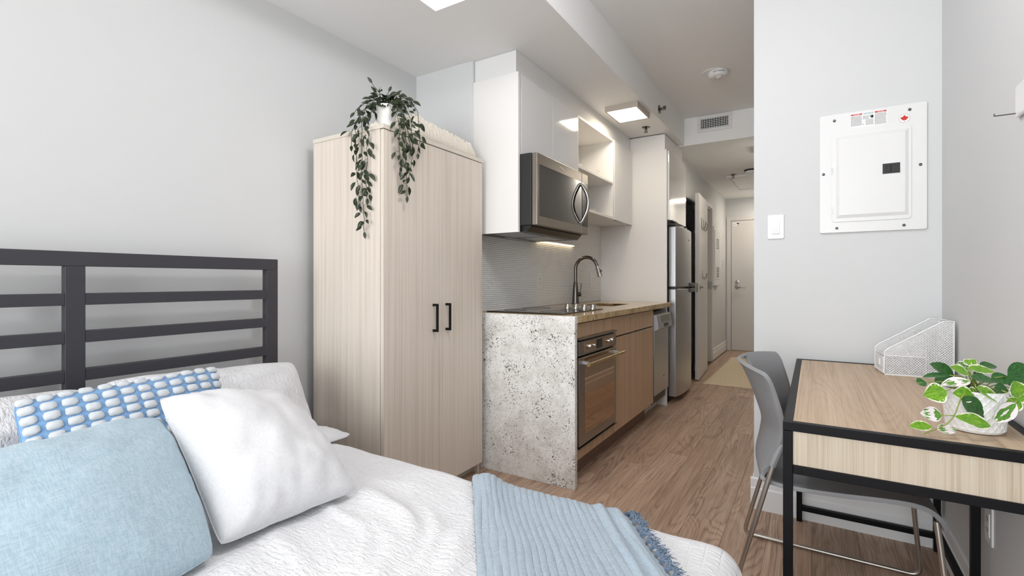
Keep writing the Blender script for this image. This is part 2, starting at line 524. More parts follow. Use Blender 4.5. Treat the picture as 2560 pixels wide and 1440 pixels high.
M['throw'] = fabric('dusty_blue_gauze', 'adbac5', '96a6b3', 520, 0.5)
M['fringe'] = plain('blue_fringe_yarn', '76879a', 0.95, spec=0.1, noise_amt=0.35, nscale=300)
M['mattress'] = plain('mattress_ticking', 'e5e4e2', 0.9)
M['cream_plush'] = plain('cream_plush', 'f0e8da', 0.98, spec=0.05, noise_amt=0.06, nscale=220, bstr=0.9, bdist=0.004)
M['ceramic'] = plain('white_ceramic', 'efece8', 0.25)
M['pot_white'] = plain('embossed_white_pot', 'efefee', 0.35)
M['soil'] = plain('dark_soil', '2a2420', 0.95)
M['rug'] = plain('jute_rug', 'e2d2b6', 0.95, spec=0.1, noise_amt=0.08, nscale=40, bstr=0.4, bdist=0.003)
M['stem'] = plain('brown_green_stem', '3b3a25', 0.6)
M['stem_light'] = plain('olive_stem', '8f9a4a', 0.6)
M['print_grey'] = plain('grey_print', '8f8f8f', 0.7)
M['print_black'] = plain('black_print', '1c1c1c', 0.6)
M['print_red'] = plain('red_print', 'c8281c', 0.6)
M['print_teal'] = plain('teal_print', '1f8f92', 0.6)
M['sticker'] = plain('white_sticker', 'f4f4f3', 0.4)
M['light_on'] = plain('lit_kitchen_diffuser', 'ffffff', 0.6, emit='fff0da', estr=21.0)
M['hall_fill_on'] = plain('hall_fill_glow', 'ffffff', 0.6, emit='fff3e2', estr=42.0)  # glow of the added hallway lamps, here and in the next line
M['hall_far_fill_on'] = plain('entry_fill_glow', 'ffffff', 0.6, emit='fff3e2', estr=52.0)
M['bed_fill_on'] = plain('bedroom_fill_glow', 'ffffff', 0.6, emit='fdfcff', estr=27.0)  # glow of the added bedroom lamp
M['strip_glow'] = plain('strip_added_glow', 'ffffff', 0.6, emit='ffe2b4', estr=2.5)  # glow added to the white strip under the shelf
M['glass'] = None
_m, _nt, _b = new_mat('window_glass')
_b.inputs['Transmission Weight'].default_value = 1.0; _b.inputs['Roughness'].default_value = 0.0; _b.inputs['IOR'].default_value = 1.02
M['glass'] = _m

def leaf_mat(name, dark, mid, edge=None, pale=None):
    m, nt, b = new_mat(name)
    t = N(nt, 'ShaderNodeUVMap')
    sp = N(nt, 'ShaderNodeSeparateXYZ'); L(nt, t.outputs[0], sp.inputs[0])
    n = N(nt, 'ShaderNodeTexNoise', i_Scale=7.0, i_Detail=4)
    L(nt, coords(nt, (1, 1, 1), 'UV', True), n.inputs['Vector'])
    base = ramp(nt, n.outputs[0], [(0.35, lin(dark)), (0.65, lin(mid))]).outputs[0]
    if edge:
        # u = 0 at the midrib, 1 at the margin
        j = N(nt, 'ShaderNodeMath', operation='MULTIPLY_ADD', n_1=0.75); L(nt, n.outputs[0], j.inputs[0]); L(nt, sp.outputs[0], j.inputs[2])
        e = ramp(nt, j.outputs[0], [(1.08, 0.0), (1.10, 1.0)]) if False else None
        gt = N(nt, 'ShaderNodeMath', operation='GREATER_THAN', n_1=1.20); L(nt, j.outputs[0], gt.inputs[0])
        base = mixc(nt, gt.outputs[0], base, lin(edge))
    if pale:
        n2 = N(nt, 'ShaderNodeTexNoise', i_Scale=2.2, i_Detail=2); L(nt, coords(nt, (1, 1, 1), 'UV', True), n2.inputs['Vector'])
        g2 = N(nt, 'ShaderNodeMath', operation='GREATER_THAN', n_1=0.50); L(nt, n2.outputs[0], g2.inputs[0])
        base = mixc(nt, g2.outputs[0], base, lin(pale))
    vein = ramp(nt, sp.outputs[0], [(0.0, 0.35), (0.07, 0.0)])
    base = mixc(nt, vein.outputs[0], base, lin('9fbf6a') if edge or pale else lin('4d6040'))
    L(nt, base, b.inputs['Base Color'])
    b.inputs['Roughness'].default_value = 0.38
    return m
M['leaf_dark'] = leaf_mat('dark_vine_leaf', '141a0f', '2b3a1a')
M['leaf_green'] = leaf_mat('glossy_green_leaf', '1e4a22', '3a7430')
M['leaf_lime'] = leaf_mat('lime_leaf_cream_edge', '4f8a1e', '86b52c', 'f3f2dc')
M['leaf_pale'] = leaf_mat('white_patched_leaf', '3f7a2a', '6fa03c', 'efece4', 'f3e9ea')

# ================================================================== the setting
def struct(name, bm, mat, label, parent=None, cat=None, **kw):
    o = obj(name, bm, mat, parent, **kw)
    if parent is None:
        tag(o, label, cat, None, 'structure')
    return o

XL, XK, XR = -2.17, -1.72, 0.449          # left wall, kitchen wall, right wall
YS, YP, YE, YB = 2.345, 2.63, 8.42, -2.90  # alcove end, panel wall, hall end, window wall
XH, XC = -1.19, -0.245                     # hall left wall, hall right wall / corner
ZL, ZU = 2.408, 2.66                       # low ceiling, raised ceiling

floor = struct('floor', bx(XL-.1, XR+.1, YB-.1, YE+.1, -0.06, -0.004), M['floor_base'], 'brown oak plank floor running from bedroom down the hall', cat='floor')
PW, PL = 0.165, 1.47
offs = {-4: 2.62, -3: 2.894, -2: 3.18, -1: 3.62, 0: 2.39, 1: 2.615}
pm_cache = {}
def plank_mesh(w, l):
    k = (round(w, 4), round(l, 4))
    if k not in pm_cache:
        me = D.meshes.new('plank')
        bm = nb(); g = 0.0003; c = 0.0008
        w2, l2 = w/2 - g, l/2 - g
        # slab with a tiny chamfer
        lo = [bm.verts.new((sx*w2, sy*l2, -0.008)) for sx, sy in ((-1,-1),(1,-1),(1,1),(-1,1))]
        md = [bm.verts.new((sx*w2, sy*l2, -c)) for sx, sy in ((-1,-1),(1,-1),(1,1),(-1,1))]
        hi = [bm.verts.new((sx*(w2-c), sy*(l2-c), 0)) for sx, sy in ((-1,-1),(1,-1),(1,1),(-1,1))]
        bm.faces.new(hi)
        for A, B in ((lo, md), (md, hi)):
            for i in range(4): bm.faces.new((A[i], A[(i+1) % 4], B[(i+1) % 4], B[i]))
        bm.to_mesh(me); bm.free(); me.materials.append(M['floor'])
        pm_cache[k] = me
    return pm_cache[k]
i = -11
while True:
    xa = -0.5 + PW * i; xb = xa + PW
    if xa >= XR: break
    a, b = max(xa, XL), min(xb, XR)
    if b - a > 0.01:
        y = offs.get(i, 2.2 + ((i * 0.618) % 1) * PL)
        while y > YB: y -= PL
        while y < YE:
            y0, y1 = max(y, YB), min(y + PL, YE)
            xm = (a + b) / 2
            hidden = (xm > XC and y0 > YP + 0.3) or (xm < XK and y0 > YS + .3) or (xm < XH and y0 > 5.6)
            if y1 - y0 > 0.02 and not hidden:
                mesh_copy('plank', plank_mesh(b - a, y1 - y0), floor, Matrix.Translation((xm, (y0 + y1) / 2, 0)))
            y += PL
    i += 1

wall_left = struct('wall_left', bx(XL-.12, XL, YB, YS, 0, 2.8), M['wall'], 'plain light grey wall behind the headboard', cat='wall')
wall_kit = struct('wall_kitchen', bx(XL-.12, XK, YS, 5.186, 0, 2.8), M['wall'], 'light grey alcove wall behind the wardrobe and kitchen', bevel=0.012, cat='wall')
bm = nb()
x0 = XH - 0.30
box(bm, x0, XH, 5.186, 5.46, 0, 2.8); box(bm, x0, XH, 5.46, 6.22, 2.02, 2.8); box(bm, x0, XH, 6.22, 6.42, 0, 2.8)
box(bm, x0, XH, 6.42, 7.10, 2.08, 2.8); box(bm, x0, XH, 7.10, YE, 0, 2.8); box(bm, x0-.05, x0, 5.186, YE, 0, 2.8)
struct('wall_hall_left', bm, M['wall'], 'hallway wall on the left with the open doorway', cat='wall')
struct('wall_end', bx(x0, XC, YE, YE+.12, 0, 2.8), M['wall'], 'far hallway wall holding the entrance door', cat='wall')
struct('wall_partition', bx(XC, XR+.12, YP, YE+.12, 0, 2.8), M['wall'], 'light grey wall carrying the white breaker panel', cat='wall')
struct('wall_right', bx(XR, XR+.12, YB, YP, 0, 2.8), M['wall'], 'light grey wall along the right of the desk', cat='wall')
# window wall behind the camera
bm = nb()
wx0, wx1, wz0, wz1 = -1.97, 0.37, 0.38, 2.44
box(bm, XL-.12, wx0, YB-.12, YB, 0, 2.8); box(bm, wx1, XR+.12, YB-.12, YB, 0, 2.8)
box(bm, wx0, wx1, YB-.12, YB, 0, wz0); box(bm, wx0, wx1, YB-.12, YB, wz1, 2.8)
struct('wall_back', bm, M['wall'], 'light grey wall with the wide window', cat='wall')
win = struct('window_1', panel_frame(nb(), wx0, wx1, wz0, wz1, 0.05, FY, YB-.08, YB-.02), M['trim'], 'wide white framed window behind the bed', cat='window')
obj('mullion', bx(-0.83, -0.78, YB-.08, YB-.02, wz0+.05, wz1-.05), M['trim'], win)
obj('pane', bx(wx0+.05, -0.83, YB-.055, YB-.05, wz0+.05, wz1-.05), M['glass'], win)
obj('pane', bx(-0.78, wx1-.05, YB-.055, YB-.05, wz0+.05, wz1-.05), M['glass'], win)

bm = nb()
box(bm, XL, -1.56, YB, 5.0, ZL, 2.9); box(bm, -1.56, -1.06, 1.82, 5.0, ZL, 2.9)
struct('ceiling', bm, M['ceil'], 'white dropped ceiling above wardrobe and kitchen', cat='ceiling')
struct('ceiling_raised', bx(-1.56, XR, YB, 4.88, ZU, 2.9), M['ceil'], 'white raised ceiling with the round detector', cat='ceiling')
struct('ceiling_hall', bx(-1.55, XC, 4.88, YE, 2.40, 2.9), M['ceil'], 'lower white hallway ceiling with vent bulkhead', cat='ceiling')

# baseboards with a stepped top
def baseboard(name, label, axis, pos, face, a0, a1, h=0.15, t=0.014):
    bm = nb()
    prof = [(0, 0), (face*t, 0), (face*t, h*.66), (face*t*.7, h*.70), (face*t*.7, h*.97), (face*t*.4, h), (0, h)]
    if axis == 'x':   # runs along x on a wall at y = pos
        prism(bm, prof, lambda a, b, s: (s, pos + a, b), a0, a1)
    else:
        prism(bm, prof, lambda a, b, s: (pos + a, s, b), a0, a1)
    struct(name, bm, M['trim'], label, cat='baseboard')
baseboard('baseboard_partition', 'white stepped baseboard under the breaker panel wall', 'x', YP, -1, XC-.014, XR)
baseboard('baseboard_corner', 'white baseboard returning round the hallway corner', 'y', XC, -1, YP, YE, )
baseboard('baseboard_right', 'white baseboard along the wall beside the desk', 'y', XR, -1, YB, YP-.014)
baseboard('baseboard_left', 'white baseboard behind the bed', 'y', XL, 1, YB, YS)
baseboard('baseboard_hall', 'white baseboard beyond the hallway doorway', 'y', XH, 1, 7.16, YE)

# trim around the hall doorway and the end door
def casing(name, label, axis, pos, face, a0, a1, z1, w=0.06, t=0.018, depth=0.12):
    bm = nb()
    fn = (lambda a, b, s: (pos + face*s, a, b)) if axis == 'y' else (lambda a, b, s: (a, pos + face*s, b))
    for p, q, r, s_ in ((a0-w, a0, 0, z1+w), (a1, a1+w, 0, z1+w), (a0, a1, z1, z1+w)):
        prism(bm, [(p, r), (q, r), (q, s_), (p, s_)], fn, 0, t)
    for p, q, r, s_ in ((a0, a0+.018, 0, z1), (a1-.018, a1, 0, z1), (a0+.018, a1-.018, z1-.018, z1)):
        prism(bm, [(p, r), (q, r), (q, s_), (p, s_)], fn, -depth, 0)
    return struct(name, bm, M['door_paint'], label, cat='door frame', bevel=0.002)
jamb = casing('trim_1', 'white frame of the open hallway doorway', 'y', XH, 1, 6.42, 7.10, 2.08)
tag(obj('strike_plate', bx(XH-.05, XH+.021, 7.070, 7.083, 0.99, 1.09), M['steel_v'], jamb), 'steel strike plate')
casing('trim_2', 'pale frame around the closed entrance door', 'x', YE, -1, -1.112, -0.262, 2.05)

door = struct('door_1', bx(-1.106, -0.268, YE-.013, YE-.001, 0.008, 2.044), M['door_paint'], 'closed pale entrance door at the hallway end', cat='door', bevel=0.002)
hb = nb(); lathe(hb, [(0.032, 0), (0.032, -.008), (0.012, -.012), (0.012, -.05)], (-1.02, YE-.013, 1.0), 'y', 20)
tube(hb, fillet([(-1.02, YE-.062, 1.0), (-0.985, YE-.064, 1.0), (-0.90, YE-.060, 0.995)], .015), 0.010, 10)
obj('lever_handle', hb, M['chrome'], door, smooth=40, label='chrome lever handle')
obj('deadbolt', lathe(nb(), [(0.028, 0), (0.026, -.012), (0.012, -.014), (0.010, -.026), (0, -.026)], (-1.02, YE-.013, 1.085), 'y', 20), M['chrome'], door, smooth=40)
st = obj('notice_sticker', bx(-1.085, -0.985, YE-.0145, YE-.013, 1.965, 2.02), M['sticker'], door, label='white notice sticker with tiny black print')
pb = nb(); box(pb, -1.028, -0.992, YE-.0152, YE-.0145, 1.995, 2.012); box(pb, -1.012, -0.998, YE-.0152, YE-.0145, 1.972, 1.985); box(pb, -1.078, -1.045, YE-.0152, YE-.0145, 1.990, 1.993)
obj('print', pb, M['print_black'], st)
obj('hinge', bx(-1.1115, -1.104, YE-.0175, YE-.0131, 0.98, 1.09), M['chrome'], door)

# hallway door folded open against the wall
leaf_m = Matrix.Translation((-1.157, 6.40, 0)) @ Matrix.Rotation(math.radians(3.6), 4, 'Z')
leaf = thing('hall_door', 'white door folded open against the hallway wall with coat hooks', 'door', mat=leaf_m)
obj('door_panel', bx(0.0, 0.044, -0.775, 0, 0.012, 2.065), M['door_paint'], leaf, local=True, bevel=0.002)
obj('latch_plate', bx(0.010, 0.034, -0.7762, -0.775, 0.975, 1.075), M['chrome'], leaf, local=True, label='steel latch plate')
hb = nb(); lathe(hb, [(0.032, 0.044), (0.032, 0.050), (0.012, 0.05), (0.012, 0.085)], (0, -0.715, 1.03), 'x', 20)
tube(hb, fillet([(0.082, -0.715, 1.03), (0.084, -0.69, 1.03), (0.080, -0.60, 1.03)], .012), 0.010, 10)
obj('lever_handle', hb, M['chrome'], leaf, smooth=40, local=True, label='chrome lever handle')
def hook(y, z, s):
    bm = nb()
    box(bm, .044, .047, y-.008*s, y+.008*s, z-.02*s, z+.05*s)
    tube(bm, fillet([(.041, y, z+.045*s), (.046, y, z-.02*s), (.062, y, z-.045*s), (.088, y, z-.02*s), (.092, y, z+.012*s)], .02*s), .0055*s, 8)
    obj('coat_hook', bm, M['chrome'], leaf, smooth=40, local=True)
hook(-0.60, 1.74, 1.5); hook(-0.42, 1.74, 1.5); hook(-0.52, 1.17, 1.2)

# plain dark appliance standing in the wall niche
niche_box = thing('dark_appliance', 'tall dark appliance in the hallway niche beside the fridge', 'appliance', (-1.35, 5.84, 0))
obj('cabinet', bx(-1.48, -1.235, 5.475, 6.205, 0.01, 2.0), plain('charcoal_enamel', '2b2a2b', 0.35), niche_box, bevel=0.006)
obj('upper_door', bx(-1.235, -1.222, 5.50, 6.19, 1.02, 1.68), M['black_glass'], niche_box, bevel=0.004)
obj('lower_door', bx(-1.235, -1.222, 5.50, 6.19, 0.12, 0.98), M['black_glass'], niche_box, bevel=0.004)
obj('control_strip', bx(-1.235, -1.225, 5.50, 6.19, 1.72, 1.96), M['black_plastic'], niche_box, bevel=0.003)
obj('handle', bx(-1.222, -1.205, 5.53, 5.55, 1.2, 1.6), M['gun'], niche_box)

# ventilator cover and switch on the hallway wall
hv = thing('grille_panel', 'tall white wall cover with two slot grilles on hallway wall', 'wall panel', (-1.18, 7.35, 1.0))
obj('cover', bx(XH, XH+.035, 7.14, 7.60, 1.03, 1.85), M['white_plastic'], hv, bevel=0.008)
obj('inner_panel', bx(XH+.035, XH+.041, 7.18, 7.56, 1.12, 1.80), M['white_plastic'], hv, bevel=0.004)
for zc in (1.62, 1.22):
    bm = nb()
    for r in range(6):
        for c in range(2): box(bm, XH+.0395, XH+.042, 7.30+.11*c, 7.385+.11*c, zc-.07+.025*r, zc-.058+.025*r)
    obj('slot_grille', bm, M['print_black'], hv)

def decora(name, label, axis, pos, face, a, z, kind='switch', group=None, w=.07, h=.115):
    """wall plate with a rocker or a duplex outlet"""
    base = (pos, a, z - h/2) if axis == 'y' else (a, pos, z - h/2)
    t = thing(name, label, 'light switch' if kind == 'switch' else 'outlet', base, group=group)
    fn = (lambda p, q, s: (pos + face*s, p, q)) if axis == 'y' else (lambda p, q, s: (p, pos + face*s, q))
    obj('cover_plate', prism(nb(), rrect(a-w/2, a+w/2, z-h/2, z+h/2, .006), fn, 0, .006), M['white_plastic'], t, bevel=0.002)
    bm = nb(); panel_frame(bm, a-.0185, a+.0185, z-.0355, z+.0355, .002, fn, .006, .0072)
    obj('bezel', bm, M['trim'], t)
    if kind == 'switch':
        bm = nb()
        sgn = 1
        prism(bm, [(z-.033, .006), (z+.033, .006), (z+.033, .0075), (z, .0085), (z-.033, .0115)], (lambda q, s, p: (pos + face*s, p, q)) if axis == 'y' else (lambda q, s, p: (p, pos + face*s, q)), a-.016, a+.016)
        obj('rocker', bm, M['white_plastic'], t)
    else:
        obj('outlet_face', prism(nb(), [(a-.016, z-.033), (a+.016, z-.033), (a+.016, z+.033), (a-.016, z+.033)], fn, .006, .008), M['white_plastic'], t)
        bm = nb()
        for zo in (-.018, .014):
            for da in (-.006, .006): prism(bm, [(a+da-.001, z+zo), (a+da+.001, z+zo), (a+da+.001, z+zo+.008), (a+da-.001, z+zo+.008)], fn, .008, .0084)
            prism(bm, [(a-.002, z+zo-.006), (a+.002, z+zo-.006), (a+.002, z+zo-.002), (a-.002, z+zo-.002)], fn, .008, .0084)
        obj('slots', bm, M['print_black'], t)
    for dz in (-.048, .048):
        obj('screw', prism(nb(), [(a+.0025*math.cos(k), z+dz+.0025*math.sin(k)) for k in [i*PI/4 for i in range(8)]], fn, .006, .0068), M['silver_paint'], t)
    return t
decora('light_switch', 'white rocker light switch left of the breaker panel', 'x', YP, -1, -0.152, 1.356)
decora('light_switch', 'small white switch on hallway wall beside the entrance door', 'y', XH, 1, 8.08, 1.36)
decora('wall_outlet', 'white wall outlet low behind the desk leg', 'y', XR, -1, 1.985, 0.375, 'outlet')

# small white bracket with a metal rod on the right wall
t = thing('wall_bracket', 'white rounded wall bracket with thin metal rod at right picture edge', 'wall bracket', (XR, 1.70, 1.52))
obj('cover', prism(nb(), rrect(1.62, 1.742, 1.515, 1.597, .010), FX, XR-.010, XR), M['white_plastic'], t, bevel=0.006)
bm = nb(); tube(bm, fillet([(XR-.006, 1.735, 1.527), (XR-.050, 1.735, 1.527), (XR-.050, 1.735, 1.533)], .002, 3), .0015, 6)
obj('rod', bm, M['gun'], t)

# ================================================================== ceiling fittings
def panel_light(name, label, x0, x1, y0, y1, z, strength_mat):
    t = thing(name, label, 'ceiling light', ((x0+x1)/2, (y0+y1)/2, z))
    bm = nb(); panel_frame(bm, x0, x1, y0, y1, 0.014, FZ, z-.04, z)
    box(bm, x0+.014, x1-.014, y0+.014, y1-.014, z-.02, z)
    obj('housing', bm, plain('beige_metal_housing', 'b8b0a6', 0.45), t)
    obj('diffuser', bx(x0+.0142, x1-.0142, y0+.0142, y1-.0142, z-.039, z-.021), strength_mat, t)
    return t
panel_light('ceiling_light', 'lit square ceiling light above the kitchen counter', -1.335, -1.085, 3.49, 3.80, ZL, M['light_on'])
panel_light('hall_fill_light', 'nearer added unseen fill light in the hallway, tucked behind the wall corner', -0.50, -0.27, 5.25, 5.50, 2.40, M['hall_fill_on'])  # assumed lamp, added out of sight to brighten the hall
panel_light('hall_fill_light', 'farther added unseen fill light in the hallway, close to the entrance door', -0.55, -0.30, 7.80, 8.05, 2.40, M['hall_far_fill_on'])  # second added lamp, brightens the end wall and door
t = thing('bedroom_fill_light', 'round added fill light near the foot of the bed, out of view', 'ceiling light', (-0.55, 1.25, ZU))  # assumed lamp, added unseen to brighten the room and raised ceiling
obj('base', lathe(nb(), [(.10, 0), (.10, -.03), (0, -.03)], (-0.55, 1.25, ZU), 'z', 32), M['trim'], t, smooth=40)
obj('diffuser', lathe(nb(), [(.17, -.031), (.18, -.05), (.18, -.11), (.16, -.13), (0, -.135)], (-0.55, 1.25, ZU), 'z', 32), M['bed_fill_on'], t, smooth=40)

t = thing('smoke_detector', 'round white smoke detector on the raised ceiling', 'smoke detector', (-0.605, 3.91, ZU-.06))
c = (-0.605, 3.91, ZU)
obj('backing_plate', lathe(nb(), [(.088, 0), (.088, -.004), (0, -.004)], (c[0]-.03, c[1], c[2]), 'z', 36), M['trim'], t, smooth=40)
obj('body', lathe(nb(), [(.070, -.004), (.072, -.022), (.064, -.036), (.045, -.044), (0, -.046)], c, 'z', 36), M['white_plastic'], t, smooth=40)
obj('sensor_dome', lathe(nb(), [(.026, -.043), (.022, -.055), (.010, -.062), (0, -.063)], (c[0]+.008, c[1]-.02, c[2]), 'z', 24), plain('translucent_dome', 'cfcac4', 0.15), t, smooth=True)
bm = nb()
for k in range(7):
    a = -1.9 + k * .17
    for dz in (-.016, -.022):
        p = Vector((c[0] + .0722*math.cos(a), c[1] + .0722*math.sin(a), c[2] + dz))
        tube(bm, [p, p + Vector((-math.sin(a), math.cos(a), 0)) * .008], .0015, 5)
obj('print', bm, M['print_black'], t)

def sprinkler(label, M4, sidewall=False):
    t = thing('sprinkler_head', label, 'sprinkler', mat=M4)
    obj('escutcheon', lathe(nb(), [(.034, 0), (.034, .003), (.026, .007), (.012, .008), (0, .008)], (0, 0, 0), 'z', 24), M['gun'], t, smooth=40, local=True)
    bm = nb(); lathe(bm, [(.009, .006), (.009, .018), (.006, .020)], (0, 0, 0), 'z', 12)
    for s in (-1, 1): tube(bm, fillet([(s*.007, 0, .018), (s*.013, 0, .030), (s*.003, 0, .045)], .01), .0025, 6)
    tube(bm, [(0, 0, .018), (0, 0, .046)], .003, 6)
    obj('frame', bm, M['gun'], t, smooth=40, local=True)
    bm = nb(); lathe(bm, [(.016, .045), (.016, .047), (0, .048)], (0, 0, 0), 'z', 14)
    if sidewall: box(bm, -.014, .014, -.018, -.015, .035, .058)
    obj('deflector', bm, M['gun'], t, local=True)
sprinkler('brass pendent sprinkler on dropped ceiling behind the kitchen light', Matrix.Translation((-1.213, 4.135, ZL)) @ Matrix.Rotation(PI, 4, 'X'))
sprinkler('sidewall sprinkler sticking out of the soffit face', Matrix.Translation((-1.06, 3.98, 2.486)) @ Matrix.Rotation(PI/2, 4, 'Y'), True)
sprinkler('sprinkler on the hallway ceiling beside the access hatch', Matrix.Translation((-0.835, 6.50, 2.40)) @ Matrix.Rotation(PI, 4, 'X'))

t = thing('air_vent', 'white air vent grille in the bulkhead over the hallway', 'vent', (-0.79, 4.88, 2.505))
fv = lambda a, b, s: (a, 4.88 - s, b)
bm = nb(); panel_frame(bm, -0.940, -0.636, 2.503, 2.658, 0.032, fv, 0, .008)
obj('frame', bm, M['white_plastic'], t, bevel=0.002)
obj('duct', bx(-0.908, -0.668, 4.8795, 4.8799, 2.535, 2.626), M['print_black'], t)
for k in range(6):
    zz = 2.541 + k * .0158
    obj('louvre', bx(-0.908, -0.668, 4.873, 4.879, zz-.002, zz+.002), M['white_plastic'], t)
for k in range(11):
    xx = -0.896 + k * .0216
    obj('blade', bx(xx-.0015, xx+.0015, 4.871, 4.876, 2.535, 2.626), M['white_plastic'], t)
for xx in (-0.925, -0.651):
    obj('screw', bx(xx-.003, xx+.003, 4.8705, 4.872, 2.577, 2.583), M['silver_paint'], t)

t = thing('access_hatch', 'white square access hatch in the hallway ceiling', 'hatch', (-0.7, 7.1, 2.39))
bm = nb(); panel_frame(bm, -0.925, -0.33, 6.58, 7.60, 0.03, FZ, 2.385, 2.40)
obj('frame', bm, M['trim'], t)
obj('hatch_panel', bx(-0.885, -0.37, 6.62, 7.56, 2.392, 2.3995), M['trim'], t)
t = thing('hall_detector', 'dark topped detector on the hallway ceiling at the wall corner', 'smoke detector', (-0.63, 6.33, 2.35))
obj('base', lathe(nb(), [(.075, 0), (.075, -.012), (.070, -.016), (0, -.016)], (-0.62, 6.33, 2.40), 'z', 28), M['print_black'], t, smooth=40)
obj('body', lathe(nb(), [(.062, -.016), (.060, -.04), (.045, -.05), (0, -.052)], (-0.62, 6.33, 2.40), 'z', 28), M['white_plastic'], t, smooth=40)

# ================================================================== kitchen
YG = 2.351      # near face of the granite end panel
XF = -1.085     # cabinet front plane

ct = thing('granite_counter', 'speckled granite counter with a full height waterfall end panel', 'countertop', (-1.4, 3.35, 0))
obj('end_panel', bx(XK+.001, -1.064, YG, YG+.030, 0, 0.9118), M['granite'], ct, bevel=0.002, label='white speckled granite end panel')
sx0, sx1, sy0, sy1 = -1.575, -1.265, 3.44, 3.90
bm = nb()
xs, ys = [XK+.001, sx0, sx1, -1.062], [YG+.0302, sy0, sy1, 4.372]
for i in range(3):
    for j in range(3):
        if (i, j) != (1, 1):
            box(bm, xs[i], xs[i+1], ys[j], ys[j+1], .874, .912)
bmesh.ops.remove_doubles(bm, verts=bm.verts, dist=1e-5)
dup_f = {}
for f in bm.faces: dup_f.setdefault(tuple(round(x, 4) for x in f.calc_center_median()), []).append(f)
bmesh.ops.delete(bm, geom=[f for fs in dup_f.values() if len(fs) > 1 for f in fs], context='FACES')
obj('top_slab', bm, M['granite_top'], ct, bevel=0.003, label='granite worktop with sink cutout, warm light in its colour')

sk = thing('sink_basin', 'undermounted steel sink basin in the granite counter', 'sink', (-1.42, 3.67, .70))
bm = nb()
box(bm, sx0-.012, sx0, sy0-.012, sy1+.012, .70, .873); box(bm, sx1, sx1+.012, sy0-.012, sy1+.012, .70, .873)
box(bm, sx0, sx1, sy0-.012, sy0, .70, .873); box(bm, sx0, sx1, sy1, sy1+.012, .70, .873)
box(bm, sx0, sx1, sy0, sy1, .70, .706)
obj('bowl', bm, M['steel'], sk)
obj('drain', lathe(nb(), [(.04, .706), (.04, .709), (.03, .709), (.028, .707), (0, .707)], (-1.42, 3.67, 0), 'z', 20), M['chrome'], sk, smooth=40)

# faucet
fx, fy = -1.655, 3.67
fa = thing('kitchen_faucet', 'tall gooseneck pull-down faucet in brushed gunmetal', 'faucet', (fx, fy, .912))
obj('base_body', lathe(nb(), [(.030, .912), (.030, .918), (.028, .93), (.024, 1.00), (.0175, 1.085), (.016, 1.09)], (fx, fy, 0), 'z', 24), M['gun'], fa, smooth=40)
pth = [(fx, fy, 1.085), (fx, fy, 1.19)] + [tuple(p) for p in arc((fx+.095, fy, 1.195), .095, PI, 0.32, (1, 0, 0), (0, 0, 1), 16)] 
e = Vector(pth[-1]); dn = Vector((.30, 0, -1)).normalized()
pth.append(tuple(e + dn * .012))
obj('gooseneck', tube(nb(), pth, .0135, 14), M['gun'], fa, smooth=40)
h0 = e + dn * .010
bm = tube(nb(), [h0, h0 + dn*.02, h0 + dn*.055, h0 + dn*.085], [.0145, .017, .0185, .0215], 16)
sh = obj('spray_head', bm, M['chrome'], fa, smooth=40)
b0 = h0 + dn*.03 + Vector((.018, 0, .004))
obj('spray_button', tube(nb(), [b0, b0 + dn*.012, b0 + dn*.024], [.004, .008, .004], 8), M['black_plastic'], sh, smooth=40)
bm = nb(); lathe(bm, [(.017, 0), (.017, .022), (.012, .026), (0, .026)], (fx+.022, fy, .990), 'x', 16)
tube(bm, [(fx+.042, fy, .998), (fx+.046, fy, 1.03), (fx+.047, fy, 1.078)], [.006, .005, .006], 10)
obj('lever', bm, M['gun'], fa, smooth=40)

# cooktop
ck = thing('cooktop', 'black glass electric cooktop with four steel knobs', 'cooktop', (-1.43, 2.75, .912))
obj('glass_plate', bx(-1.695, -1.178, 2.45, 3.05, .9125, .918), M['cooktop_glass'], ck, bevel=0.002)
for (rx, ry, rr) in ((-1.30, 2.58, .085), (-1.57, 2.58, .07), (-1.30, 2.80, .06), (-1.57, 2.85, .095)):
    bm = nb(); tube(bm, arc((rx, ry, .9182), rr, 0, 2*PI, (1,0,0), (0,1,0), 40)[:-1], .0012, 4, closed=True)
    obj('burner_ring', bm, plain('grey_burner_print', '5a5754', 0.4), ck)
for kx in (-1.395, -1.335, -1.275, -1.215):
    k = obj('knob', lathe(nb(), [(.021, .918), (.021, .926), (.0185, .930), (.0185, .944), (.016, .947), (0, .947)], (kx, 2.965, 0), 'z', 20), M['steel'], ck, smooth=40)
    obj('grip', bx(kx-.003, kx+.003, 2.965-.017, 2.965+.017, .946, .951), M['chrome'], k)

# base cabinets
def slab(name, y0, y1, z0, z1, parent, mat=None, x0=XF-.019, x1=XF, label=None):
    return obj(name, bx(x0, x1, y0, y1, z0, z1), mat or M['kitchen_wood'], parent, bevel=0.0012, label=label)
def pull(y, z, parent):
    bm = nb(); prism(bm, [(XF-.004, z), (XF+.014, z), (XF+.016, z-.008), (XF+.013, z-.008), (XF+.011, z-.0025), (XF-.004, z-.0025)], lambda a, b, s: (a, s, b), y-.024, y+.024)
    obj('finger_pull', bm, M['silver_paint'], parent, label='small steel finger pull')
oc = thing('oven_cabinet', 'tan wood base unit housing the wall oven', 'cabinet', (-1.4, 2.68, 0))
bm = nb(); box(bm, XK+.003, XF-.021, YG+.031, YG+.049, .135, .872); box(bm, XK+.003, XF-.021, 2.962, 2.980, .135, .872); box(bm, XK+.003, XF-.021, YG+.05, 2.962, .135, .150)
obj('carcass', bm, M['white_matt'], oc)
slab('top_panel', YG+.034, 2.980, .790, .866, oc)
slab('bottom_panel', YG+.034, 2.980, .128, .192, oc)
obj('kick_board', bx(-1.17, -1.155, YG+.031, 2.981, 0.001, .128), M['kick'], oc)
